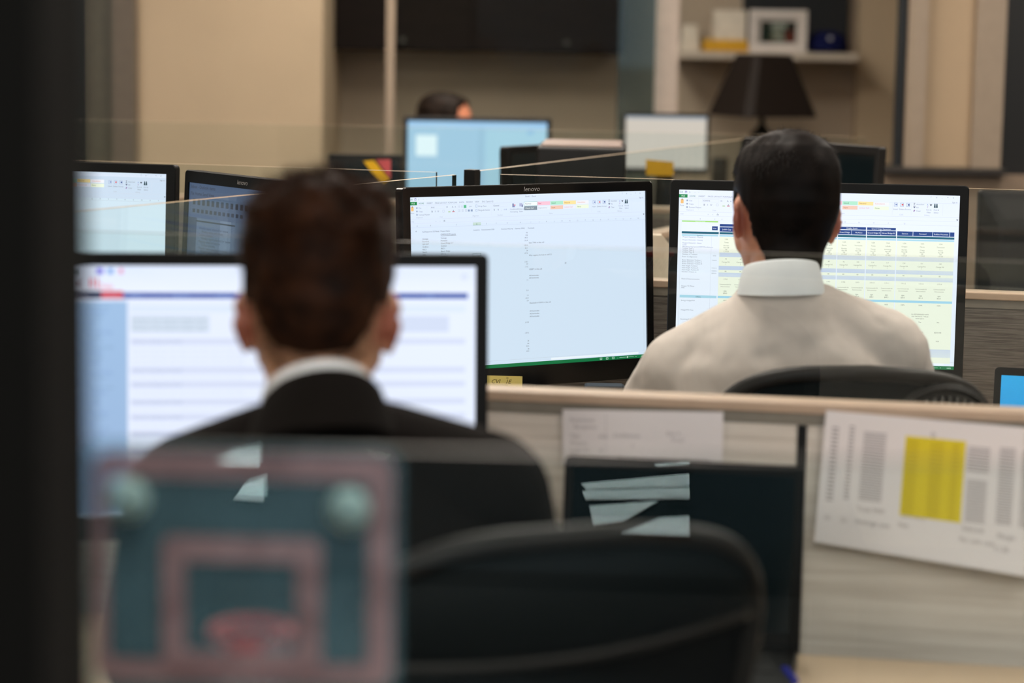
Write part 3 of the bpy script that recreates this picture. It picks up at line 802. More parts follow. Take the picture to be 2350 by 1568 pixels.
# ------------------------------------------------------------------ partitions
def partition(label, p0, p1, z, zg, thick=.055, fab=None, joints=(), group=None, post0=False, glass=None, edge=None, e=.005):
    """panel from p0 to p1 (plan), fabric to z, glass to zg"""
    d = Vector((p1[0] - p0[0], p1[1] - p0[1])); L_ = d.length; yaw = math.atan2(d.y, d.x)
    t = thing('cubicle_partition', label, 'partition', (p0[0], p0[1], 0), yaw, group)
    xs = [0.0] + [j for j in joints] + [L_]
    for i in range(len(xs) - 1):
        MB().box((xs[i] + .006, -thick / 2 + .004, .06), (xs[i + 1] - .006, thick / 2 - .004, z - .03), bev=.003).build('fabric_panel', fab or M_fab, t)
    for j in joints:
        MB().box((j - .005, -thick / 2 + .002, .02), (j + .005, thick / 2 - .002, z - .03)).build('joint_strip', M_black, t)
    MB().box((0, -thick / 2 + .01, 0), (L_, thick / 2 - .01, .06)).build('base_rail', M_dtrim, t)
    MB().box((0, -thick / 2, z - .014), (L_, thick / 2, z), bev=.002).build('cap_rail', M_cap, t)
    MB().box((0, -thick / 2 + .003, z - .030), (L_, thick / 2 - .003, z - .014)).build('cap_shadow_strip', mat('cap_shadow_grey', (128, 122, 112), .5), t)  # grey strip stands for the shadow line under the cap
    if zg:
        g = MB()
        x0_, x1_ = .03, L_ - .01
        g.add([(x0_, -e, z), (x1_, -e, z), (x1_, -e, zg), (x0_, -e, zg), (x0_, e, z), (x1_, e, z), (x1_, e, zg), (x0_, e, zg)], [(0, 1, 2, 3), (5, 4, 7, 6)], 0)
        g.add([(x0_, -e, zg), (x1_, -e, zg), (x1_, e, zg), (x0_, e, zg)], [(0, 1, 2, 3)], 1)
        g.add([(x0_, -e, z), (x0_, -e, zg), (x0_, e, zg), (x0_, e, z), (x1_, -e, z), (x1_, -e, zg), (x1_, e, zg), (x1_, e, z)], [(0, 1, 2, 3), (5, 4, 7, 6)], 2)
        g.build('glass_pane', [glass or M_glass, edge or M_edge, M_edged], t)
    if post0:
        MB().box((-.012, -.012, 0), (.012, .012, zg + .004)).build('post', M_black, t)
    return t


ZC, ZG = 1.014, 1.215
# row in front of the man in the white shirt
P0 = Vector((-.039, 3.344)); ur = Vector((.730, -.118)).normalized()
pA = P0 - ur * .0; pa_ = P0 - ur * .85; pb_ = P0 + ur * 1.35
jx = (Vector((.402, 3.279)) - pa_).length
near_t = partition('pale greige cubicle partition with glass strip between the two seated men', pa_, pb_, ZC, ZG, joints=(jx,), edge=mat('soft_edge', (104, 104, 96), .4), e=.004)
# photographer's own row
Pf = Vector((-.14, 1.76)); uf = Vector((math.cos(R(-2)), math.sin(R(-2))))
partition('glass topped cubicle partition nearest the viewer that the toy hoop hangs on', Pf - uf * .9, Pf + uf * 1.6, ZC, ZG, glass=M_glassf, edge=mat('front_edge', (40, 44, 42), .4), e=.004)
# pod cross behind the two worksheet monitors
CX = Vector((-.093, 4.845)); ZP = 1.212
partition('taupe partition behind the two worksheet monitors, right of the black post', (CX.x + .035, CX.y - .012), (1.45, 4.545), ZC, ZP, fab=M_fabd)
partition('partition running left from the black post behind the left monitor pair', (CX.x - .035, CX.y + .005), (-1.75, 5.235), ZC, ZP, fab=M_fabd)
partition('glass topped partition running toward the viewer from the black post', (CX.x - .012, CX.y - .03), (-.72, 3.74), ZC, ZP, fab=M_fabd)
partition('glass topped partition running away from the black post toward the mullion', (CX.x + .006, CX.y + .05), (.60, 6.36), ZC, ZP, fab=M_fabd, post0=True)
# far row
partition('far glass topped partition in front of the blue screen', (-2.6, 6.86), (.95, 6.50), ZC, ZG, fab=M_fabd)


# ------------------------------------------------------------------ worktops
def worktop(label, pts, z, legs, m=None):
    t = thing('desk', label, 'desk', (pts[0][0], pts[0][1], 0))
    o0 = Vector(pts[0])
    pl = [(p[0] - o0.x, p[1] - o0.y) for p in pts]
    o = prism(pl, z - .028, z).build('worktop', m or M_desk, t)
    bv = o.modifiers.new('edge', 'BEVEL'); bv.width = .004; bv.segments = 2
    for (lx, ly) in legs:
        MB().lathe([(.03, 0), (.03, .01), (.024, .012), (.024, z - .03), (.04, z - .028)], 16, c=(lx - o0.x, ly - o0.y, 0)).build('leg', M_steel, t, smooth=False)
    return t


def row(p, a, b):  # along row, toward viewer
    v = Vector((ur.y, -ur.x)); v = v if v.y < 0 else -v
    q = P0 + ur * a + v * b
    return (q.x, q.y)


worktop('cream desk of the man in the suit, along the pale partition', [row(0, -.85, .12), row(0, 1.3, .12), row(0, 1.3, .50), row(0, .15, .50), row(0, -.85, .50)], DESK, [row(0, -.8, .12), row(0, 1.25, .12), row(0, -.8, .44), row(0, 1.25, .44)])
worktop('desk of the man in the white shirt under the two worksheet monitors', [(-.06, 4.70), (1.35, 4.46), (1.35, 4.06), (.2, 4.22), (-.40, 4.16)], DESK, [(-.04, 4.62), (1.28, 4.42), (1.28, 4.12), (-.32, 4.2)])
worktop('desk under the left monitor pair beyond the glass', [(-.18, 4.76), (-1.6, 5.08), (-1.7, 4.3), (-.50, 4.30)], DESK, [(-.3, 4.7), (-1.5, 4.98), (-1.6, 4.38), (-.56, 4.36)])
worktop('far desk carrying the blue screen', [(-1.2, 7.5), (.6, 7.5), (.6, 8.3), (-1.2, 8.3)], .72, [(-1.1, 7.6), (.5, 7.6), (.5, 8.2), (-1.1, 8.2)], M_desk)
worktop('desk behind the pod carrying the boxy grey machine', [(-.9, 5.6), (.20, 5.6), (.50, 6.45), (-.9, 6.45)], .72, [(-.84, 5.66), (.12, 5.68), (.38, 6.38), (-.84, 6.38)], M_desk)
worktop('desk behind the pod carrying the switched off dark monitor', [(.34, 5.45), (1.6, 5.25), (1.6, 6.1), (.62, 6.1)], .72, [(.44, 5.52), (1.52, 5.34), (1.52, 6.0), (.7, 6.0)], M_desk)
worktop('desk at the pale mullion carrying the off-white screen', [(.2, 8.3), (.85, 8.3), (.85, 8.85), (.2, 8.85)], .72, [(.26, 8.36), (.79, 8.36), (.79, 8.8), (.26, 8.8)], M_desk)


# ------------------------------------------------------------------ laptops
def laptop(label, c, yaw, w_, h_, z, screen, lean=R(12), logo=None):
    t = thing('laptop', label, 'laptop', (c[0], c[1], z), yaw)
    W, Hh = w_ + .024, h_ + .034
    b = MB(); b.rings([[(x, y - .115, q) for x, y in rrect(W - s_, .235 - s_, .012)] for q, s_ in ((.0, .006), (.003, 0), (.016, 0), (.019, .004))])
    o = b.build('base', M_black, t)
    MB().box((-W / 2 + .025, -.125, .0188), (W / 2 - .025, -.025, .0205), bev=.0006).build('keyboard', M_dgrey, t)
    MB().box((-.045, -.205, .0188), (.045, -.145, .0198)).build('touchpad', M_dgrey, t)
    T = Matrix.Translation((0, .002, .018)) @ Matrix.Rotation(-lean, 4, 'X')
    def ring(pts, y): return [(x, y, q) for x, q in pts]
    cz = Hh / 2; sz = h_ / 2 + .020
    b = MB(); rs = [ring(rrect(w_, h_, .0006, cz=sz), .001), ring(rrect(w_, h_, .0006, cz=sz), -.001), ring(rrect(W, Hh, .008, cz=cz), -.001), ring(rrect(W, Hh, .009, cz=cz), .006), ring(rrect(W - .006, Hh - .006, .009, cz=cz), .008)]
    b.rings(rs, False); nb = len(rs[0]); b.f.append(tuple(len(b.v) - nb + j for j in range(nb))); b.mi.append(0)
    b.xf(T).build('lid', M_bezel, t)
    if screen is None:
        MB().box((-w_ / 2, .0002, .02), (w_ / 2, .0009, .02 + h_)).xf(T).build('screen', M_off, t)
    else:
        o = screen.build('screen', M_screen, t); o.matrix_local = T @ Matrix.Translation((0, .0006, sz))
    return t


a = at(1558, 1490, 3.10)
laptop('black laptop with dark glossy screen against the pale partition, behind the empty chair back', (a.x, 3.13, DESK), R(-9.2), .295, .208, DESK, None, R(6))
s = Scr(.31, .185, 100, 60, (0, 150, 210)); s.rect(0, 0, 100, 60, (0, 160, 222), (0, 124, 192))
a = at(2288, 790, 4.20); b_ = .31 / 2 + .012; yl_ = R(-14)
laptop('laptop with plain bright blue screen at the right edge', (a.x + b_ * math.cos(yl_), 4.22 + b_ * math.sin(yl_), DESK), yl_, .31, .185, DESK, s, R(14))


# ------------------------------------------------------------------ people
RG = np.array([(-.004, .008, .050, .010), (0, .028, .046, .028), (.012, .045, .036, .043), (.03, .056, .024, .059), (.05, .063, .013, .073), (.07, .069, .005, .084), (.095, .074, -.001, .093),
               (.12, .0765, -.004, .0965), (.15, .0758, -.004, .0975), (.18, .0705, -.006, .093), (.205, .060, -.009, .080), (.22, .045, -.012, .060), (.229, .024, -.014, .034), (.2315, .008, -.014, .011)])


RN = np.array([(-.04, .0545, -.028, .0565), (0, .0545, -.026, .0565), (.03, .0555, -.022, .058), (.05, .060, -.008, .068), (.07, .069, .005, .084)])


def hair_base(phi, z):
    """skull above, back of the neck below"""
    if z >= .07: return head_pt(phi, z)
    a = np.interp(z, RN[:, 0], RN[:, 1]); yc = np.interp(z, RN[:, 0], RN[:, 2]); d = np.interp(z, RN[:, 0], RN[:, 3])
    e = 2 / 2.2
    sx, cy = math.sin(phi), -math.cos(phi)
    return Vector((a * math.copysign(abs(sx) ** e, sx), yc + d * math.copysign(abs(cy) ** e, cy), z))


def head_pt(phi, z):
    """skull surface; phi 0 = back, +-pi = front"""
    a = np.interp(z, RG[:, 0], RG[:, 1]); yc = np.interp(z, RG[:, 0], RG[:, 2]); d = np.interp(z, RG[:, 0], RG[:, 3])
    e = 2 / 2.25
    sx, cy = math.sin(phi), -math.cos(phi)
    return Vector((a * math.copysign(abs(sx) ** e, sx), yc + d * math.copysign(abs(cy) ** e, cy), z))


def head_solid(b):
    zs_ = list(np.linspace(-.004, .229, 34)) + [.2315]
    b.rings([[head_pt(2 * math.pi * j / 36, z) for j in range(36)] for z in zs_])
    b.capsule((0, .088, .118), .008, (0, .107, .084), .0125); b.capsule((-.011, .098, .080), .008, (.011, .098, .080), .008)
    b.capsule((-.04, .080, .136), .012, (.04, .080, .136), .012)
    b.capsule((-.019, .088, .052), .0075, (.019, .088, .052), .0075); b.capsule((-.015, .087, .042), .0075, (.015, .087, .042), .0075)
    b.capsule((-.012, .078, .015), .016, (.012, .078, .015), .016)
    for sd in (-1, 1):
        b.capsule((sd * .045, .062, .085), .022, (sd * .05, .035, .06), .02)
    return b


def ear_solid(b, sd, flare):
    """auricle: bowl with a thick rolled rim and a lobe, hinged at its front edge"""
    M = Matrix.Translation((sd * .0735, .004, .094)) @ Matrix.Scale(.86, 4) @ Matrix.Rotation(sd * R(flare), 4, 'Z') @ Matrix.Rotation(R(-8), 4, 'X')
    out = []
    for k in range(15):
        a = R(-110 + 250 * k / 14)
        r = Vector((sd * (.0015 + .004 * math.cos(a)), -.016 - .0185 * math.cos(a - R(14)), .004 + .031 * math.sin(a) * (1.0 if math.sin(a) > 0 else .92)))
        out.append(M @ r)
    q = MB(); q.tube(out, [.0055] * 3 + [.006] * 9 + [.005] * 3, 10)
    b.add(q.v, q.f)
    b.ell(M @ Vector((sd * -.001, -.014, .004)), (.0062, .0185, .030), M.to_3x3().to_4x4())
    b.ell(M @ Vector((sd * .001, -.012, -.029)), (.0062, .0095, .0105), M.to_3x3().to_4x4())


def hair_mesh(name, m, T, parent, zlo, thick, n_str, ln, up, seed, clump=0.0, fade=None):
    """cap of hair over the skull plus loose strands standing out of it; zlo(phi) hairline, thick(phi, z);
    fade = band above the hairline where only short separate hairs grow on the skin"""
    rg = np.random.default_rng(seed)
    def sm(x): x = min(1, max(0, x)); return x * x * (3 - 2 * x)
    wob = [(Vector(rg.normal(0, 1, 3) * 85), rg.uniform(0, 6.28)) for _ in range(7)]
    fd = fade or 0.0
    def off(phi, z):
        ap = abs(phi)
        f_ = fd * (1 if z < .12 else 0)
        cover = sm((z - zlo(ap) - f_) / .014 + .5)
        p = hair_base(phi, z)
        nz = sum(math.sin(k.dot(p) + f) for k, f in wob) / 3.2
        return thick(ap, z) * (1 + clump * nz) * cover - (.005 if z > .07 else .012) * (1 - cover)
    def sp(phi, z):
        p = hair_base(phi, z); nrm = (p - Vector((0, -.005, min(z, .150)))).normalized()
        if z > .225: nrm = Vector((0, 0, 1)).lerp(nrm, .4).normalized()
        t = off(phi, z)
        return p + nrm * t, nrm, t
    zs_ = list(np.linspace(-.03, .19, 52)) + list(np.linspace(.1925, .229, 16)) + [.2313]
    b = MB(); J = 96
    b.rings([[sp(-math.pi + 2 * math.pi * j / J, z)[0] for j in range(J)] for z in zs_])
    k = 0
    while k < n_str:
        phi = rg.uniform(-math.pi, math.pi)
        r_ = rg.random()
        z = rg.uniform(-.02, .231) if r_ < .45 else (rg.uniform(.16, .2312) if r_ < .75 else rg.uniform(-.02, .13))
        p, nrm, t = sp(phi, z)
        thin = False
        if t < .0008:
            q = (z - zlo(abs(phi))) / fd if fd else -1
            if q < 0 or q > 1.3 or rg.random() > q ** .8: continue
            p = hair_base(phi, z); thin = True
        k += 1
        tang = Vector((0, 0, -1)) + nrm * nrm.z
        if tang.length < .2 or z > .20: tang = tang * .3 + Vector((rg.normal(0, .5), .6, .1))
        tang = tang.normalized()
        u_ = up(z)
        dr = (tang * (1 - u_) + nrm * (u_ + .08) + Vector(rg.normal(0, .16, 3))).normalized()
        l_ = ln(z) * rg.uniform(.6, 1.15)
        wv = dr.cross(nrm)
        wv = (wv.normalized() if wv.length > 1e-3 else Vector((1, 0, 0))) * (.00045 if thin else .00034)
        a_ = p - nrm * (.001 if thin else min(t * .6, .004))
        mid = a_ + dr * l_ * .55 + nrm * l_ * .05; tip = a_ + dr * l_ + tang * l_ * .12 - nrm * l_ * .04
        i0 = len(b.v)
        b.v += [tuple(a_ - wv), tuple(a_ + wv), tuple(mid + wv * .8), tuple(mid - wv * .8), tuple(tip)]
        b.f += [(i0, i0 + 1, i0 + 2, i0 + 3), (i0 + 3, i0 + 2, i0 + 4)]; b.mi += [0, 0]
    b.xf(T)
    me = bpy.data.meshes.new(name); me.from_pydata(b.v, [], b.f); me.update()
    return link(name, me, m, parent, smooth=True)


def remeshed(o, vox, it=5, fac=.5):
    r = o.modifiers.new('skin', 'REMESH'); r.mode = 'VOXEL'; r.voxel_size = vox; r.use_smooth_shade = True
    if it:
        q = o.modifiers.new('soft', 'SMOOTH'); q.factor = fac; q.iterations = it
    return o


def torso(b, g, sh_w=.0, lift=(0, 0), top=1.09, lo=.44):
    rs = []
    for (z, yc, a, d) in [(.43, -.02, .15, .10), (.46, -.02, .17, .115), (.52, -.02, .178, .122), (.60, -.015, .168, .118), (.72, -.008, .166, .114), (.84, 0, .178, .118), (.92, -.002, .186, .116), (.975, -.006, .180, .106), (1.02, -.012, .135, .088), (1.06, -.02, .085, .070), (top, -.024, .058, .058)]:
        if z < lo - .001: continue
        rs.append([((a + g) * math.copysign(abs(math.cos(t)) ** .88, math.cos(t)), yc + (d + g) * math.copysign(abs(math.sin(t)) ** .88, math.sin(t)), z) for t in [2 * math.pi * j / 32 for j in range(32)]])
    b.rings(rs)
    return b


def limb(b, pts, rr, g):
    for i in range(len(pts) - 1): b.capsule(pts[i], rr[i] + g, pts[i + 1], rr[i + 1] + g)


def hand(b, wr, d, sd):
    """relaxed hand, palm down: d points from wrist to knuckles in plan; thumb toward the body's middle"""
    d = Vector((d[0], d[1], 0)).normalized(); l = Vector((d.y, -d.x, 0))
    if l.x * sd < 0: l = -l            # l points to the outside
    up = Vector((0, 0, 1)); wr = Vector(wr)
    ln_ = [.070, .080, .074, .058]
    for k in range(4):
        off = (-.030 + .020 * k)
        kn = wr + d * (.088 - .004 * abs(k - 1)) + l * off + up * .008
        b.capsule(wr + d * .018 + l * off * .55, .0135, kn, .0105, 10)
        m1 = kn + d * ln_[k] * .48 + l * off * .12 - up * .002; m2 = m1 + d * ln_[k] * .3 - up * .010; m3 = m2 + d * ln_[k] * .18 - up * .010
        b.capsule(kn, .0098, m1, .0088, 10); b.capsule(m1, .0088, m2, .008, 10); b.capsule(m2, .008, m3, .0070, 10)
    t0 = wr + d * .022 - l * .020; t1 = t0 + d * .034 - l * .030 - up * .006; t2 = t1 + d * .030 - l * .010 - up * .004; t3 = t2 + d * .022 - up * .003
    b.capsule(t0, .014, t1, .0115, 10); b.capsule(t1, .0115, t2, .0100, 10); b.capsule(t2, .0100, t3, .0085, 10)


def skin_mat(name, rgb, hc):
    m = mat(name, rgb, .5, var=.06, scale=60, sss=.12)
    nt = m.node_tree; N = nt.nodes; L = nt.links; b = N['Principled BSDF']
    src = b.inputs['Base Color'].links[0].from_socket
    tc = N.new('ShaderNodeTexCoord'); last = src
    for sd in (-1, 1):     # redder ears, with their dark backlit glow put into the colour
        vm = N.new('ShaderNodeVectorMath'); vm.operation = 'DISTANCE'; vm.inputs[1].default_value = (hc[0] + sd * .083, hc[1] - .016, hc[2] + .095)
        L.new(tc.outputs['Object'], vm.inputs[0])
        mr = N.new('ShaderNodeMapRange'); mr.inputs['From Min'].default_value = .018; mr.inputs['From Max'].default_value = .042; mr.inputs['To Min'].default_value = .75; mr.inputs['To Max'].default_value = 0
        L.new(vm.outputs['Value'], mr.inputs['Value'])
        mx = N.new('ShaderNodeMix'); mx.data_type = 'RGBA'; L.new(mr.outputs[0], mx.inputs[0]); L.new(last, mx.inputs[6]); mx.inputs[7].default_value = (*lin((132, 54, 44)), 1); last = mx.outputs[2]
    L.new(last, b.inputs['Base Color'])
    return m


def person(label, loc, yaw, S):
    """seated figure facing local +y, origin on the floor under the seat"""
    hx, hy, hz = S['chin']
    TH = Matrix.Translation((hx, hy, hz)) @ Matrix.Translation((0, 0, .06)) @ Euler((R(-S['nod']), R(S['tilt']), R(S['turn']))).to_matrix().to_4x4() @ Matrix.Translation((0, 0, -.06))
    b = MB(); head_solid(b)
    for sd in (-1, 1): ear_solid(b, sd, S.get('flare', 26))
    b.xf(TH)
    nb_ = Vector(S['neck'])
    b.capsule(TH @ Vector((0, -.018, .055)), S.get('nr', .054), nb_, S.get('nr', .054) + .004)
    torso(b, -.012)
    sh = S['sh']; arms = S['arms']
    for k, sd in enumerate((-1, 1)):
        s0, s1 = Vector(sh[k][:3]), None
        el, wr, hd = arms[k]
        b.capsule((sd * .05, -.02, 1.035 + S.get('yk', (0, 0))[k]), .042, s0, .048)
        limb(b, [s0, el, wr], [.047, .036, .026], -.002)
        hand(b, wr, hd, sd)
        hp, kn, an = (sd * .09, 0.0, .505), (sd * .13, .40, .505), (sd * .13, .44, .09)
        limb(b, [hp, kn], [.070, .050], 0); limb(b, [kn, an], [.048, .034], 0)
        limb(b, [(sd * .13, .43, .05), (sd * .14, .56, .03)], [.036, .026], 0)
    body = remeshed(b.build('person', skin_mat(S['skin_name'], S['skin'], TH @ Vector((0, 0, 0))), None, loc, (0, 0, yaw)), .0042, 4)
    tag(body, label, 'person')
    for sd in (-1, 1):
        e = TH @ Vector((sd * .031, .079, .119))
        MB().ell(e, (.0125, .0125, .0115)).build('eye', mat('eye_white', (190, 190, 186), .2), body, smooth=True)
    # hair
    hm = S['hair_mat']
    hair_mesh('hair', hm, TH, body, S['zlo'], S['thick'], S['n_str'], S['ln'], S['up'], S['seed'], S.get('clump', 0), S.get('fade'))
    # upper garment
    g = S['g']
    b = MB(); torso(b, g, top=S.get('top', 1.085), lo=.52 if not S.get('long') else .46)
    for k, sd in enumerate((-1, 1)):
        s0 = Vector(sh[k][:3]); el, wr, hd = arms[k]
        dz = S.get('yk', (0, 0))[k]
        b.capsule((sd * .052, -.022, 1.038 + dz), .047 + g, s0, sh[k][3] + g)
        wre = Vector(el).lerp(Vector(wr), .93)
        b.capsule(s0, sh[k][3] + g, el, .045 + g); b.capsule(el, .045 + g, wre, .029 + g * .5)
    for f in S.get('folds', []): b.capsule(*f)
    gar = remeshed(b.build(S['top_name'], S['top_mat'], body), .006, S.get('soft', 9))
    if S.get('crease'):
        tx = bpy.data.textures.new('creases', 'MARBLE'); tx.noise_scale = .10; tx.turbulence = 7; tx.noise_depth = 2
        dm = gar.modifiers.new('creases', 'DISPLACE'); dm.texture = tx; dm.strength = S['crease']; dm.mid_level = .5; dm.texture_coords = 'LOCAL'
    S['after'](body, gar, TH, nb_)
    # trousers, shoes, belt
    b = MB(); torso(b, .004, top=1.0, lo=.43)
    b = MB()
    rs = []
    for (z, a, d) in [(.43, .155, .105), (.46, .178, .12), (.52, .188, .13), (.60, .176, .124)]:
        rs.append([(a * math.cos(2 * math.pi * j / 32), -.02 + d * math.sin(2 * math.pi * j / 32), z) for j in range(32)])
    b.rings(rs)
    for sd in (-1, 1):
        limb(b, [(sd * .09, 0.0, .505), (sd * .13, .40, .508), (sd * .13, .43, .13)], [.080, .064, .056], 0)
    remeshed(b.build('trousers', S['leg_mat'], body), .008, 4)
    for sd in (-1, 1):
        b = MB(); b.capsule((sd * .13, .40, .045), .042, (sd * .14, .57, .036), .034); b.box((sd * .135 - .038, .37, .0), (sd * .135 + .038, .60, .022))
        remeshed(b.build('shoe', mat('black_leather', (18, 17, 17), .3), body), .006, 4)
    return body


def collar_ring(name, m, parent, c, rx, ry, h_back, h_front, drop, lean, thick=.0035, roll=0.0, flare=.10, open_=False, n=64):
    """folded collar: band round the neck, high at the back and dropping to the throat"""
    rs = []
    def pt(a, f, o):
        s_, c_ = math.sin(a), -math.cos(a)          # a=0 back
        h = h_back + (h_front - h_back) * (1 - math.cos(a)) / 2
        zt_ = -drop * (1 - math.cos(a)) / 2 + roll * s_
        k = 1 + flare * (1 - f) + o / rx
        return Vector((c[0] + rx * k * s_, c[1] + ry * k * c_ + lean * (1 - f) * -1, c[2] + zt_ - h * (1 - f)))
    prof = [(0.0, 0), (.33, .001), (.66, .0008), (.94, 0), (1.0, -thick * .4), (.96, -thick), (.6, -thick), (.0, -thick)]
    for f, o in prof: rs.append([pt(2 * math.pi * j / n, f, o) for j in range(n)])
    rs.append(rs[0])
    return MB().rings(rs, False).build(name, m, parent, smooth=True)


def cloth(name, rgb, rough=.85, fold=.25, fscale=9.0, stretch=(1, 1, .45)):
    m = mat(name, rgb, rough, var=.03, scale=40, spec=.15)
    nt = m.node_tree; N = nt.nodes; L = nt.links; b = N['Principled BSDF']
    tc = N.new('ShaderNodeTexCoord'); mp = N.new('ShaderNodeMapping'); mp.inputs['Scale'].default_value = stretch; mp.inputs['Rotation'].default_value = (0, .3, 0)
    n1 = N.new('ShaderNodeTexNoise'); n1.inputs['Scale'].default_value = fscale; n1.inputs['Detail'].default_value = 2; n1.inputs['Distortion'].default_value = .6
    n2 = N.new('ShaderNodeTexNoise'); n2.inputs['Scale'].default_value = 900
    L.new(tc.outputs['Object'], mp.inputs[0]); L.new(mp.outputs[0], n1.inputs['Vector']); L.new(tc.outputs['Object'], n2.inputs['Vector'])
    b1 = N.new('ShaderNodeBump'); b1.inputs['Strength'].default_value = fold; b1.inputs['Distance'].default_value = .03
    b2 = N.new('ShaderNodeBump'); b2.inputs['Strength'].default_value = .12; b2.inputs['Distance'].default_value = .001
    L.new(n1.outputs['Fac'], b1.inputs['Height']); L.new(n2.outputs['Fac'], b2.inputs['Height']); L.new(b1.outputs[0], b2.inputs['Normal']); L.new(b2.outputs[0], b.inputs['Normal'])
    return m


def hair_material(name, rgb):
    m = mat(name, rgb, .55, var=.75, scale=34, spec=.10)
    return m


def hl(nape, ear=.142, temple=.168, front=.192, side=.120):
    ks = [0, R(34), R(50), R(66), R(84), R(96), R(104), R(112), R(124), R(136), R(155), math.pi]
    vs = [nape, nape + .004, nape + .030, .100, ear - .012, ear, ear - .008, side, side + .008, temple, front - .012, front]
    return lambda ap: float(np.interp(ap, ks, vs))


# --- the man in the white shirt
M_shirt = cloth('white_shirt_cotton', (206, 197, 190), .8, .7, 9.0)
M_collar = mat('white_collar', (224, 230, 234), .75, var=.02)


def after_b(body, gar, TH, nb_):
    collar_ring('collar', M_collar, gar, (-.009, -.032, 1.155), .060, .064, .056, .034, .034, .008, roll=.002, flare=.17)
    # seam of the yoke across the shoulders and the button strip are part of the weave; belt
    b = MB(); rs = []
    for z in (.585, .615):
        rs.append([(.190 * math.cos(2 * math.pi * j / 40), -.016 + .134 * math.sin(2 * math.pi * j / 40), z) for j in range(40)])
    b.rings(rs, False).build('belt', mat('black_leather', (0, 0, 0)), body)


folds_b = []
SB = dict(chin=(0, .018, 1.108), nod=9, tilt=3.2, turn=9, neck=(-.008, -.028, 1.04), nr=.053, flare=20,
          sh=[(-.162, -.005, .962, .052), (.172, -.005, 1.0, .056)], yk=(-.006, .012),
          arms=[((-.250, .13, .775), (-.17, .36, .735), (.25, 1)), ((.275, .13, .775), (.17, .35, .735), (-.25, 1))],
          skin_name='skin_fair', skin=(192, 138, 112), hair_mat=hair_material('near_black_hair', (13, 8, 6)),
          zlo=hl(-.03), thick=lambda ap, z: float(np.interp(z, [.01, .05, .10, .15, .19, .215, .232], [.003, .0055, .0075, .0095, .0125, .0125, .011]) * np.interp(ap, [R(80), R(105)], [1, .55 if z < .17 else 1])),
          n_str=9000, ln=lambda z: float(np.interp(z, [.02, .1, .18, .23], [.007, .010, .014, .017])), up=lambda z: float(np.interp(z, [.02, .15, .2, .23], [.10, .10, .16, .25])), seed=3, clump=.13,
          g=.012, top_name='dress_shirt', top_mat=M_shirt, crease=.007, leg_mat=mat('charcoal_wool', (40, 42, 48), .9), after=after_b, soft=8, top=1.10, folds=folds_b)
XB = .438
person('black haired person in a white collared shirt, seen from behind at the worksheet monitors', (XB, 3.90, 0), R(2), SB)

# --- the man in the dark suit
M_suit = cloth('charcoal_suit_wool', (17, 14, 12), .95, .2, 7.0)


def after_a(body, gar, TH, nb_):
    collar_ring('shirt_collar', M_collar, body, (-.012, -.030, 1.170), .058, .064, .045, .03, .075, .010, roll=.010, flare=.10)
    collar_ring('lapel_collar', M_suit, gar, (-.006, -.034, 1.163), .064, .072, .055, .04, .085, .014, thick=.005, roll=.009, flare=.30)


SA = dict(flare=17, chin=(-.015, .016, 1.099), nod=7, tilt=0.0, turn=2, neck=(-.008, -.028, 1.05), nr=.056,
          sh=[(-.150, -.005, 1.002, .052), (.170, -.005, 1.010, .052)], yk=(.010, .012),
          arms=[((-.206, .13, .79), (-.15, .31, .74), (.25, 1)), ((.222, .12, .79), (.14, .31, .74), (-.25, 1))],
          skin_name='skin_warm', skin=(198, 150, 118), hair_mat=hair_material('chestnut_hair', (41, 22, 11)),
          fade=.05, zlo=hl(.012, .150), thick=lambda ap, z: float(np.interp(z, [.01, .06, .10, .15, .185, .205, .222, .232], [.0014, .0018, .003, .0065, .013, .020, .024, .020])),
          n_str=14000, ln=lambda z: float(np.interp(z, [.02, .1, .18, .23], [.003, .006, .016, .024])), up=lambda z: float(np.interp(z, [.02, .15, .2, .23], [.12, .15, .4, .6])), seed=5, clump=.38,
          g=.022, top_name='suit_jacket', top_mat=M_suit, leg_mat=mat('suit_trouser_wool', (34, 30, 27), .9), after=after_a, soft=9, top=1.10, long=True)
XA = -.197
person('person with short chestnut hair in a dark suit jacket, seen from behind', (XA, 2.60, 0), R(0), SA)

# --- the figure behind the far blue screen
M_coat = cloth('dark_sweater', (44, 44, 50), .9, .2, 8.0)


def after_c(body, gar, TH, nb_):
    collar_ring('collar', M_coat, gar, (0, -.028, 1.13), .064, .068, .03, .02, .04, .01)


SCp = dict(chin=(0, .016, 1.06), nod=4, tilt=0, turn=0, neck=(0, -.028, 1.04), nr=.055, flare=22,
           sh=[(-.168, -.005, .985, .056), (.172, -.005, .985, .056)],
           arms=[((-.225, .11, .80), (-.15, .30, .82), (.25, 1)), ((.225, .11, .80), (.15, .30, .82), (-.25, 1))],
           skin_name='skin_ruddy', skin=(214, 140, 108), hair_mat=hair_material('dark_brown_hair', (30, 22, 17)),
           zlo=hl(.03, .150, .196, .214), thick=SB['thick'], n_str=2500, ln=SB['ln'], up=SB['up'], seed=9,
           g=.012, top_name='sweater', top_mat=M_coat, leg_mat=mat('charcoal_wool', (0, 0, 0)), after=after_c, top=1.09)
q = at(1012, 216, 8.75)
person('person whose dark hair and cheek rise above the far blue screen', (q.x, 8.72, q.z - 1.296), R(-108), SCp)


# ------------------------------------------------------------------ office chairs
M_rim = mat('chair_rim', (24, 22, 21), .5, var=.05, spec=.3)
M_mesh = mat('chair_mesh', (5, 7, 9), .7, var=.15, scale=700, bump=.2, bscale=1500, spec=.06)
M_band = mat('chair_band', (6, 13, 16), .7, var=.1, scale=500, spec=.12)
M_seat = mat('chair_seat_cloth', (20, 21, 23), .9, var=.1, scale=300)


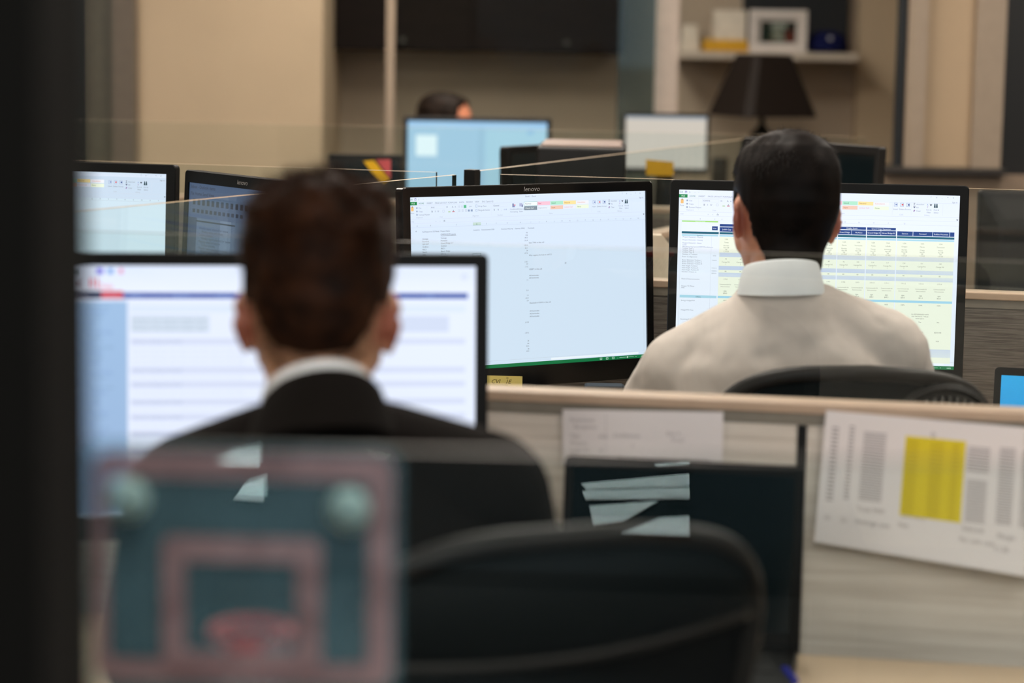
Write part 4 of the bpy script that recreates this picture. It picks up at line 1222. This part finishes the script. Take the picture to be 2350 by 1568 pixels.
def chair(label, loc, yaw, ztop, seat=.44, hw=.235, vent=False, group=None, back=-.27):
    t = thing('office_chair', label, 'chair', (loc[0], loc[1], 0), yaw, group)
    zb_ = .56
    def S_(s, h):
        """back surface: s -1..1 across, h 0..1 up"""
        zt_ = ztop - .030 * s * s - .012 * s
        wd = hw * (0.86 + .14 * math.sin(math.pi * min(1, h * 1.15) / 2))
        z = zb_ + (zt_ - zb_) * h
        y = back + .055 * s * s - .045 * (h - .5) + .02 * math.cos(math.pi * h)
        return Vector((wd * s, y, z))
    def outl(k, sc=1.0):
        # rounded outline in (s,h)
        a = 2 * math.pi * k
        ca, sa = math.cos(a), math.sin(a); e = .36
        return (sc * math.copysign(abs(ca) ** e, ca), .5 + .5 * sc * math.copysign(abs(sa) ** e, sa))
    N_ = 72
    MB().tube([S_(*outl(k / N_, .985)) for k in range(N_)], .013, 10, closed=True).build('back_frame', M_rim, t, smooth=True)
    # mesh panel
    G = 24; b = MB(); th = Vector((0, .004, 0))
    front = []; 
    for i in range(13):
        sc = .975 * i / 12
        front.append([S_(*outl(k / N_, max(sc, .001))) for k in range(N_)])
    b.rings([[p + th for p in r_] for r_ in front] + [[p - th for p in reversed(r_)] for r_ in []], True)
    o = b.build('mesh_back', M_mesh, t, smooth=True)
    sd = o.modifiers.new('thick', 'SOLIDIFY'); sd.thickness = .005
    # upper band: a padded strip below the top rim
    rs = []
    for j in range(25):
        s_ = -.9 + 1.8 * j / 24
        hb = .80 - .07 * (1 - s_ * s_) + .04 * s_; ht = .965 - .03 * abs(s_) ** 6
        rs.append([S_(s_, hb) + Vector((0, -.006, 0)), S_(s_, hb + .02) + Vector((0, -.016, 0)), S_(s_, (hb + ht) / 2) + Vector((0, -.012, 0)), S_(s_, ht) + Vector((0, -.005, 0)), S_(s_, ht) + Vector((0, .004, 0)), S_(s_, hb) + Vector((0, .004, 0))])
    MB().rings(rs, True).build('upper_band', M_band, t, smooth=True)
    MB().tube([S_(-.9 + 1.8 * j / 24, .80 - .07 * (1 - (-.9 + 1.8 * j / 24) ** 2) + .04 * (-.9 + 1.8 * j / 24)) + Vector((0, -.010, 0)) for j in range(25)], .007, 8).build('crease_rail', M_rim, t, smooth=True)
    if vent:
        c_ = S_(.53, .84) + Vector((0, -.020, 0))
        v_ = MB()
        v_.rings([[(c_.x + rx_ * math.cos(2 * math.pi * j / 32), c_.y - dy, c_.z + rz_ * math.sin(2 * math.pi * j / 32)) for j in range(32)] for rx_, rz_, dy in ((.085, .062, -.01), (.085, .062, .006), (.076, .054, .012), (.070, .048, .006))])
        vp = v_.build('back_vent', M_black, t, smooth=False)
        sl = MB()
        for k in range(10):
            x_ = -.056 + .0125 * k; hz_ = .042 * math.sqrt(max(.05, 1 - (x_ / .07) ** 2))
            sl.box((c_.x + x_ - .0016, c_.y - .0135, c_.z - hz_), (c_.x + x_ + .0016, c_.y - .009, c_.z + hz_), M=None)
        sl.build('vent_slat', mat('vent_grey', (96, 96, 94), .4), vp)
    # seat
    b = MB()
    b.rings([[(x, y - .02, z) for x, y in rrect(w_, d_, .09, 6)] for w_, d_, z in ((.42, .40, seat - .075), (.47, .45, seat - .06), (.49, .47, seat - .03), (.475, .455, seat - .006), (.40, .38, seat), (.2, .2, seat - .004))])
    b.build('seat', M_seat, t, smooth=True)
    MB().box((-.12, -.14, seat - .115), (.12, .12, seat - .075), bev=.01).build('tilt_mechanism', M_black, t)
    MB().tube([(0, -.10, seat - .1), (0, -.24, seat - .08), (0, back - .035, seat + .02), (0, back - .03, .62), (0, back - .03, .74)], [.03, .028, .024, .022, .016], 10).build('back_spine', M_black, t, smooth=True)
    MB().lathe([(.03, .10), (.03, .22), (.018, .222), (.018, seat - .11)], 16).build('gas_lift', M_steel, t)
    for k in range(5):
        a = R(90 + 72 * k); d = Vector((math.cos(a), math.sin(a), 0))
        lg = MB().tube([d * .02 + Vector((0, 0, .115)), d * .16 + Vector((0, 0, .1)), d * .30 + Vector((0, 0, .075))], [.028, .022, .016], 8).build('leg', M_black, t, smooth=True)
        MB().lathe([(.012, -.022), (.030, -.020), (.030, .020), (.012, .022)], 16).xf(Matrix.Translation(d * .30 + Vector((0, 0, .03))) @ Matrix.Rotation(a, 4, 'Z') @ Matrix.Rotation(R(90), 4, 'X')).build('caster', M_black, lg)
    return t


q = at(1944, 850, 3.70)
chair('black office chair of the white shirted man, its arched back above the pale partition', (.462, 3.93, 0), R(15), 1.004, vent=True, seat=.425, hw=.235)
chair('black curved back office chair in front, beside the man in the dark suit', (-.055, 2.60, 0), R(28), 1.030, seat=.425, hw=.235, back=-.26)


# ------------------------------------------------------------------ things on and around the near partition
def on_plane(px, py, p, u):
    """where the sight line through a pixel meets the upright plane through p (plan) along u"""
    d = CAM_ROT.to_3x3() @ Vector(((px - 1175) / FPX, (784 - py) / FPX, -1))
    n_ = Vector((-u.y, u.x)); k = (p.x * n_.x + p.y * n_.y) / (d.x * n_.x + d.y * n_.y)
    return EYE + d * k


nn_ = Vector((ur.y, -ur.x)); nn_ = nn_ if nn_.y < 0 else -nn_
pf_ = P0 + nn_ * .030
yaw_n = math.atan2(ur.y, ur.x)


def sheet(name, label, cat, corners, content, m, curl=None, group=None, n=14, yaw=0.0):
    """thin sheet with its print: corners TL, TR, BR, BL in the world; curl(u, v) lifts it off along the wall's normal"""
    TL, TR, BR, BL = corners
    o0 = (TL + TR + BR + BL) / 4
    nrm = (TR - TL).cross(BL - TL).normalized()
    if nrm.y > 0: nrm = -nrm
    def P(u, v):
        p = TL.lerp(TR, u).lerp(BL.lerp(BR, u), v)
        return p + nrm * (curl(u, v) if curl else 0) - o0
    b = MB(); g = []
    for side in (0, -.0006):
        g.append([[P(i / n, j / n) + nrm * side for i in range(n + 1)] for j in range(n + 1)])
    V = [p for s_ in g for r_ in s_ for p in r_]; F = []; k = (n + 1) ** 2
    for s_ in range(2):
        for j in range(n):
            for i in range(n):
                a_ = s_ * k + j * (n + 1) + i; F.append((a_, a_ + 1, a_ + n + 2, a_ + n + 1))
    # content drawn on the front, following the sheet
    C = [[lin(content.bg)] * 4 for _ in F]
    for f, cs, lay in content.polys:
        i0 = len(V); V += [P(x / content.W, y / content.H) + nrm * .0003 * lay for x, y in f]; F.append(tuple(range(i0, i0 + len(f)))); C.append([lin(cs)] * len(f))
    me = bpy.data.meshes.new(name); me.from_pydata([tuple(p) for p in V], [], F)
    a_ = me.color_attributes.new('col', 'FLOAT_COLOR', 'CORNER'); a_.data.foreach_set('color', [x for cs in C for q in cs for x in (*q, 1.0)])
    o = link(name, me, m, None, o0)
    return tag(o, label, cat, group)


class Ink:
    def __init__(self, W, H, bg): self.W, self.H, self.bg, self.polys = W, H, bg, []
    def rect(self, x0, y0, x1, y1, c, lay=1):
        nx = max(1, int((x1 - x0) / self.W * 14)); ny = max(1, int((y1 - y0) / self.H * 14))
        for i in range(nx):
            for j in range(ny):
                a, b_, c_, d = x0 + (x1 - x0) * i / nx, x0 + (x1 - x0) * (i + 1) / nx, y0 + (y1 - y0) * j / ny, y0 + (y1 - y0) * (j + 1) / ny
                self.polys.append(([(a, c_), (b_, c_), (b_, d), (a, d)], c, lay))
    def text(self, s, x, y, size, c, lay=2, shear=0.0, al='l'):
        V, F, wd = text2d(s, size, shear)
        if al == 'c': x -= wd / 2
        for f in F: self.polys.append(([(x + V[i][0], y - V[i][1]) for i in f], c, lay))


wht = (232, 228, 230); gr = (168, 164, 168)
k = Ink(370, 130, wht)
for (x, y, t_) in ((18, 28, 'Extensions'), (26, 44, 'Reception'), (18, 66, 'Ops'), (84, 66, '410'), (18, 82, 'Finance'), (18, 98, 'Legal 22'), (18, 112, 'IT'), (84, 98, '41'), (118, 62, 'Conference'), (240, 56, 'Dial 9 ...'), (252, 70, 'Front'), (160, 84, 'x')):
    k.text(t_, x, y, 13, gr)
k.rect(100, 8, 101.5, 120, (206, 202, 206)); k.text('Please keep this list posted at your desk at all times', 130, 112, 10, (140, 136, 140))
cs = [on_plane(x, y, pf_, ur) for x, y in ((1291, 940), (1660, 946), (1658, 1078), (1291, 1066))]
sheet('paper', 'white paper with faint lines pinned left of the black joint strip', 'paper', cs, k, M_print)
k = Ink(520, 300, wht)
def col(x0, x1, y0, y1, st=6, c=gr):
    y = y0
    while y < y1: k.rect(x0, y, x1, y + st * .5, c); y += st
col(18, 34, 36, 200, 9); col(58, 70, 30, 196, 8); col(92, 144, 40, 190, 5.5); col(332, 382, 50, 100, 5.5); col(334, 380, 120, 210, 6); col(404, 440, 46, 205, 5.5); col(456, 500, 50, 205, 6)
for (x, y, t_) in ((16, 246, '10'), (56, 246, '21'), (90, 216, 'Total MW'), (90, 244, 'Average year'), (186, 238, 'Net'), (190, 216, 'Summary'), (330, 226, 'Subtotal'), (326, 250, 'Per unit cost'), (410, 232, 'Margin'), (404, 258, '11.20')):
    k.text(t_, x, y, 15, (150, 146, 150))
k.rect(188, 40, 326, 212, (226, 208, 56), 2)
for x0, x1 in ((192, 218), (246, 276), (296, 312)): 
    for q_ in range(24): k.rect(x0, 48 + 6.8 * q_, x1, 50.6 + 6.8 * q_, (196, 176, 44), 3)
k.text('Q', 244, 37, 14, (120, 120, 122))
cs = [on_plane(x, y, pf_, ur) for x, y in ((1896, 941), (2416, 986), (2394, 1318), (1869, 1240))]
sheet('paper', 'large printed table sheet with yellow highlighted block pinned right of the joint strip', 'paper', cs, k, M_print, curl=lambda u, v: .004 + .03 * v ** 2 * (.25 + .75 * u))

# sticky note on the chin of the middle monitor
my = R(30.9); mu = Vector((math.cos(my), math.sin(my))); mn = Vector((math.sin(my), -math.cos(my)))
mp = Vector((.036, 4.539)) + mn * .016
k = Ink(80, 80, (206, 192, 116)); ink = (74, 66, 40)
k.text('CVI   1E', 8, 17, 13, ink, shear=.35); k.rect(6, 20, 46, 20.8, ink); k.rect(43, 4, 48, 5.2, ink); k.text('solution (owns)', 10, 29, 9, ink, shear=.35); k.text('call re: 20', 30, 42, 9, ink, shear=.3); k.text('by fri', 14, 54, 9, ink, shear=.3)
cs = [on_plane(x, y, mp, mu) for x, y in ((1118, 862), (1199, 864), (1197, 944), (1117, 946))]
sheet('sticky_note', 'olive yellow sticky note with handwriting under the middle monitor screen', 'sticky note', cs, k, M_print, curl=lambda u, v: .004 * v * v)
# small black box behind the partition
a = at(1341, 887, 4.42); c = at(1436, 884, 4.42)
MBo = MB().box((a.x, 4.42, DESK), (c.x, 4.47, a.z), bev=.006).build('docking_station', M_black)
tag(MBo, 'upright small black box under the right corner of the middle monitor', 'docking station')
# white folder seen in the gap between the two monitors
a = at(1490, 540, 5.15); c = at(1532, 545, 5.15)
o = MB().rings([[(a.x, y_, .72), (c.x + .03, y_, .72), (c.x + .03, y_, a.z - .05), (c.x - .012, y_, a.z), (a.x, y_, a.z)] for y_ in (5.15, 5.19)]).build('folder', mat('white_folder', (206, 192, 172), .7))
tag(o, 'white folder standing in the gap between the two worksheet monitors', 'folder')
worktop('narrow desk behind the worksheet pod carrying the white folder', [(.12, 5.02), (1.3, 4.80), (1.3, 5.15), (.30, 5.35)], .72, [(.3, 5.08), (1.2, 4.92), (1.2, 5.08), (.4, 5.22)])
# dark notebook and blue pen cap by the laptop
def on_desk(px, py, z):
    d = CAM_ROT.to_3x3() @ Vector(((px - 1175) / FPX, (784 - py) / FPX, -1)); return EYE + d * ((z - EYE.z) / d.z)
q0 = on_desk(1822, 1497, DESK); q1 = on_desk(1700, 1570, DESK); dd = (q1 - q0); dd.z = 0; dd.normalize(); pp = Vector((-dd.y, dd.x, 0)); pp = pp if pp.x < 0 else -pp
ang = math.atan2(-dd.x * 1, dd.y * 1)
t = thing('notebook', 'black notebook lying on the cream desk in front of the dark laptop', 'notebook', tuple(q0), math.atan2(pp.y, pp.x) + math.pi)
MB().box((-.09, -.24, .0005), (0, -.09, .004), bev=.001).build('cover', M_black, t)
MB().box((-.087, -.236, .004), (-.003, -.093, .010)).build('pages', mat('page_edge', (60, 58, 56), .8), t)
MB().box((-.09, -.24, .010), (0, -.09, .0125), bev=.001).build('cover', M_black, t)
q = on_desk(1790, 1517, DESK + .017)
t = thing('pen', 'blue capped pen on the black notebook beside the laptop', 'pen', (q.x - .004, q.y, DESK + .0178), R(97))
MB().lathe([(.001, -.07), (.0045, -.06), (.0048, .02), (.004, .02)], 12).xf(Matrix.Rotation(R(90), 4, 'Y')).build('barrel', M_black, t)
MB().lathe([(.0052, -.0), (.0052, .055), (.0036, .060)], 12).xf(Matrix.Translation((-.1, 0, 0)) @ Matrix.Rotation(R(90), 4, 'Y')).build('cap', mat('blue_cap', (14, 30, 150), .35), t)

# ------------------------------------------------------------------ toy hoop on the front glass
nf = Vector((-uf.y, uf.x)); nf = nf if nf.y > 0 else -nf      # away from the viewer
hp = Pf + nf * .022
ctr = on_plane(558, 1300, hp, uf)
t = thing('toy_hoop', 'mini basketball backboard with pink borders stuck on the front glass', 'toy', tuple(ctr), math.atan2(uf.y, uf.x))
K_ = (on_plane(758, 1300, hp, uf) - on_plane(358, 1300, hp, uf)).length / 400
def hx(px, py): return ((px - 558) * K_, -(py - 1300) * K_)
def plate(x0, y0, x1, y1, r, y, d, b):
    (a0, b0), (a1, b1) = hx(x0, y0), hx(x1, y1)
    return b.rings([[(x, yy, z) for x, z in rrect(a1 - a0, b0 - b1, r, 6, (a0 + a1) / 2, (b0 + b1) / 2)] for yy in (y, y + d)])
def ringplate(o_, i_, r, y, d):
    b = MB(); rs = []
    (a0, b0), (a1, b1) = hx(*o_[:2]), hx(*o_[2:]); (c0, d0), (c1, d1) = hx(*i_[:2]), hx(*i_[2:])
    out = rrect(a1 - a0, b0 - b1, r, 6, (a0 + a1) / 2, (b0 + b1) / 2); inn = rrect(c1 - c0, d0 - d1, r * .5, 6, (c0 + c1) / 2, (d0 + d1) / 2)
    rs = [[(x, y, z) for x, z in out], [(x, y + d, z) for x, z in out], [(x, y + d, z) for x, z in inn], [(x, y, z) for x, z in inn]]
    rs.append(rs[0])
    return b.rings(rs, False)
plate(198, 1018, 918, 1600, .018, 0, .004, MB()).build('backboard', glass_mat('hazy_acrylic', (.88, .93, .94), .6, diff=.15, dcol=(140, 178, 194)), t)
m_pink = glass_mat('pink_print', (.62, .52, .54), .4, diff=.40, dcol=(206, 168, 172))
ringplate((216, 1040, 900, 1574), (248, 1098, 844, 1524), .012, -.0006, .0005).build('border', m_pink, t)
ringplate((372, 1232, 738, 1574), (424, 1290, 680, 1500), .008, -.0006, .0005).build('target_square', m_pink, t)
m_cup = glass_mat('milky_suction', (.8, .88, .88), .8, diff=.62, dcol=(190, 214, 214))
for (sx_, sy_) in ((303, 1140), (803, 1152)):
    x_, z_ = hx(sx_, sy_)
    MB().lathe([(.0165, -.0175), (.0155, -.0160), (.010, -.012), (.006, -.008), (.005, .006), (.009, .0065), (.009, .010)], 24).xf(Matrix.Translation((x_, 0, z_)) @ Matrix.Rotation(R(-90), 4, 'X')).build('suction_cup', m_cup, t, smooth=True)
m_red = mat('red_plastic', (224, 40, 36), .4)
x_, z_ = hx(560, 1486)
rim = MB().tube([(x_ + .030 * math.cos(2 * math.pi * j / 32), .042 + .030 * math.sin(2 * math.pi * j / 32), z_) for j in range(32)], .0048, 8, closed=True).build('rim', m_red, t, smooth=True)
MB().box((x_ - .014, .004, z_ - .012), (x_ + .014, .014, z_ + .006), bev=.002).build('bracket', m_red, t)
b = MB()
for j in range(10):
    for sg in (1, -1):
        pts = []
        for q_ in range(6):
            a_ = 2 * math.pi * (j + sg * q_ * .35) / 10; r_ = .030 - .012 * q_ / 5
            pts.append((x_ + r_ * math.cos(a_), .042 + r_ * math.sin(a_), z_ - .009 * q_))
        b.tube(pts, .0009, 5)
b.build('net', mat('white_cord', (225, 205, 205), .8), t)

# ------------------------------------------------------------------ notes and clutter beyond the pod
FU = Vector((3.55, -.36)).normalized(); FN = Vector((-FU.y, FU.x)); FN = FN if FN.y < 0 else -FN


def note(label, pts, mname, rgb):
    """paper stuck on the near face of the far glass"""
    p = Vector((-2.6, 6.86)) + FN * .0056
    f = [on_plane(x, y, p, FU) for x, y in pts]
    n3 = Vector((FN.x, FN.y, 0)) * .0012
    tag(MB().rings([[tuple(q) for q in f], [tuple(q + n3) for q in f]]).build('sticky_note', mat(mname, rgb, .6)), label, 'sticky note')


note('yellow paper strip stuck tilted on the far glass left of the blue screen', [(834, 370), (858, 368), (893, 412), (876, 424)], 'yellow_note', (236, 188, 10))
note('pink paper note beside the yellow strip left of the blue screen', [(863, 366), (897, 366), (896, 410), (895, 411)], 'pink_note', (196, 84, 92))
note('amber note left of the black haired head under the white screen', [(1482, 366), (1546, 372), (1545, 404), (1483, 402)], 'amber_note', (206, 160, 12))
note('pale yellow note right of the boxy grey machine', [(1372, 362), (1396, 362), (1394, 402), (1374, 402)], 'pale_note', (200, 190, 100))
# dark chair backs and screens in the far bays
y = 7.1
a = at(752, 350, y); c = at(926, 346, y)
s = None
make_monitor('monitor', 'switched off black monitor left of the far blue screen', None, ((a.x + c.x) / 2, y, a.z - .15), R(3), R(3), c.x - a.x - .03, .26, .013, .016, .02, None, .72, M_dgrey)
worktop('far desk carrying the switched off black monitor', [(-1.3, 6.95), (.2, 6.95), (.2, 7.4), (-1.3, 7.4)], .72, [(-1.2, 7.0), (.1, 7.0), (.1, 7.3), (-1.2, 7.3)])
a = at(2246, 432, 5.6); c = at(2420, 432, 5.6)
make_monitor('monitor', 'dark monitor back at the right edge above the taupe partition', None, ((a.x + c.x) / 2, 5.55, a.z - .155), R(184), R(-2), c.x - a.x, .27, .012, .02, .03, None, .72, M_black)

# ------------------------------------------------------------------ behind the viewer: window, desk and papers that the front glass mirrors
struct('window_3', MB().box((-4.4, -3.49, .9), (4.4, -3.47, 2.5)), emit_mat('daylight_pane', (186, 218, 240), 1.8))


def mirror(px, py, z):
    d = CAM_ROT.to_3x3() @ Vector(((px - 1175) / FPX, (784 - py) / FPX, -1))
    V = EYE + d * ((z - EYE.z) / d.z); n3 = Vector((nf.x, nf.y, 0)); k_ = (V - Vector((Pf.x, Pf.y, 0))).dot(n3)
    return V - n3 * (2 * k_)


ZB = .70
c0 = mirror(900, 1130, ZB)
worktop('desk behind the viewer strewn with loose white papers', [(c0.x - .75, -1.35), (c0.x + .8, -1.35), (c0.x + .8, -.05), (c0.x - .75, -.05)], ZB, [(c0.x - .7, -1.3), (c0.x + .75, -1.3), (c0.x + .75, -.1), (c0.x - .7, -.1)], mat('dark_laminate', (9, 11, 12), .9, spec=.05))
m_pap = mat('loose_paper', (232, 232, 228), .8)
PG = [[(1334, 1112), (1582, 1090), (1582, 1118), (1346, 1126)], [(1336, 1132), (1582, 1124), (1582, 1150), (1344, 1152)], [(1352, 1170), (1512, 1158), (1430, 1205), (1362, 1214)], [(1424, 1236), (1514, 1200), (1582, 1196), (1582, 1243)],
      [(288, 1040), (440, 1014), (470, 1052), (300, 1088)], [(474, 1062), (596, 1036), (596, 1090), (478, 1088)], [(536, 1166), (560, 1132), (606, 1116), (606, 1172)],
      [(1500, 1086), (1582, 1080), (1582, 1088), (1510, 1092)], [(1360, 1154), (1470, 1156), (1420, 1166), (1372, 1166)], [(1516, 1158), (1582, 1160), (1582, 1170), (1530, 1166)]]
for i, pg in enumerate(PG):
    w_ = [mirror(x, y_, ZB) for x, y_ in pg]
    z_ = ZB + .0005 + .0022 * i
    o = MB().rings([[(p.x, p.y, z_) for p in w_], [(p.x, p.y, z_ + .0018) for p in w_]]).build('paper', m_pap)
    tag(o, 'loose white paper on the desk behind the viewer, mirrored in the front glass', 'paper', 'mirrored loose papers')
t = thing('paper_fill_lamp', 'unseen lamp added to light the loose papers behind the viewer', 'lamp', (c0.x, c0.y - .1, 2.75))
MB().lathe([(.05, 0), (.05, -.02), (.008, -.025), (.008, -.62), (.05, -.64), (.13, -.76), (.125, -.76), (.05, -.65)], 24).build('shade', M_dtrim, t)
L_ = bpy.data.lights.new('paper_fill_light', 'SPOT'); L_.energy = 700; L_.color = (.72, .93, 1.0); L_.spot_size = R(70); L_.spot_blend = .4; L_.shadow_soft_size = .04  # unseen spotlight added so the papers show up in the front glass
lo = bpy.data.objects.new('paper_fill_light', L_); COL.objects.link(lo); lo.parent = t; lo.location = (0, 0, -.72)
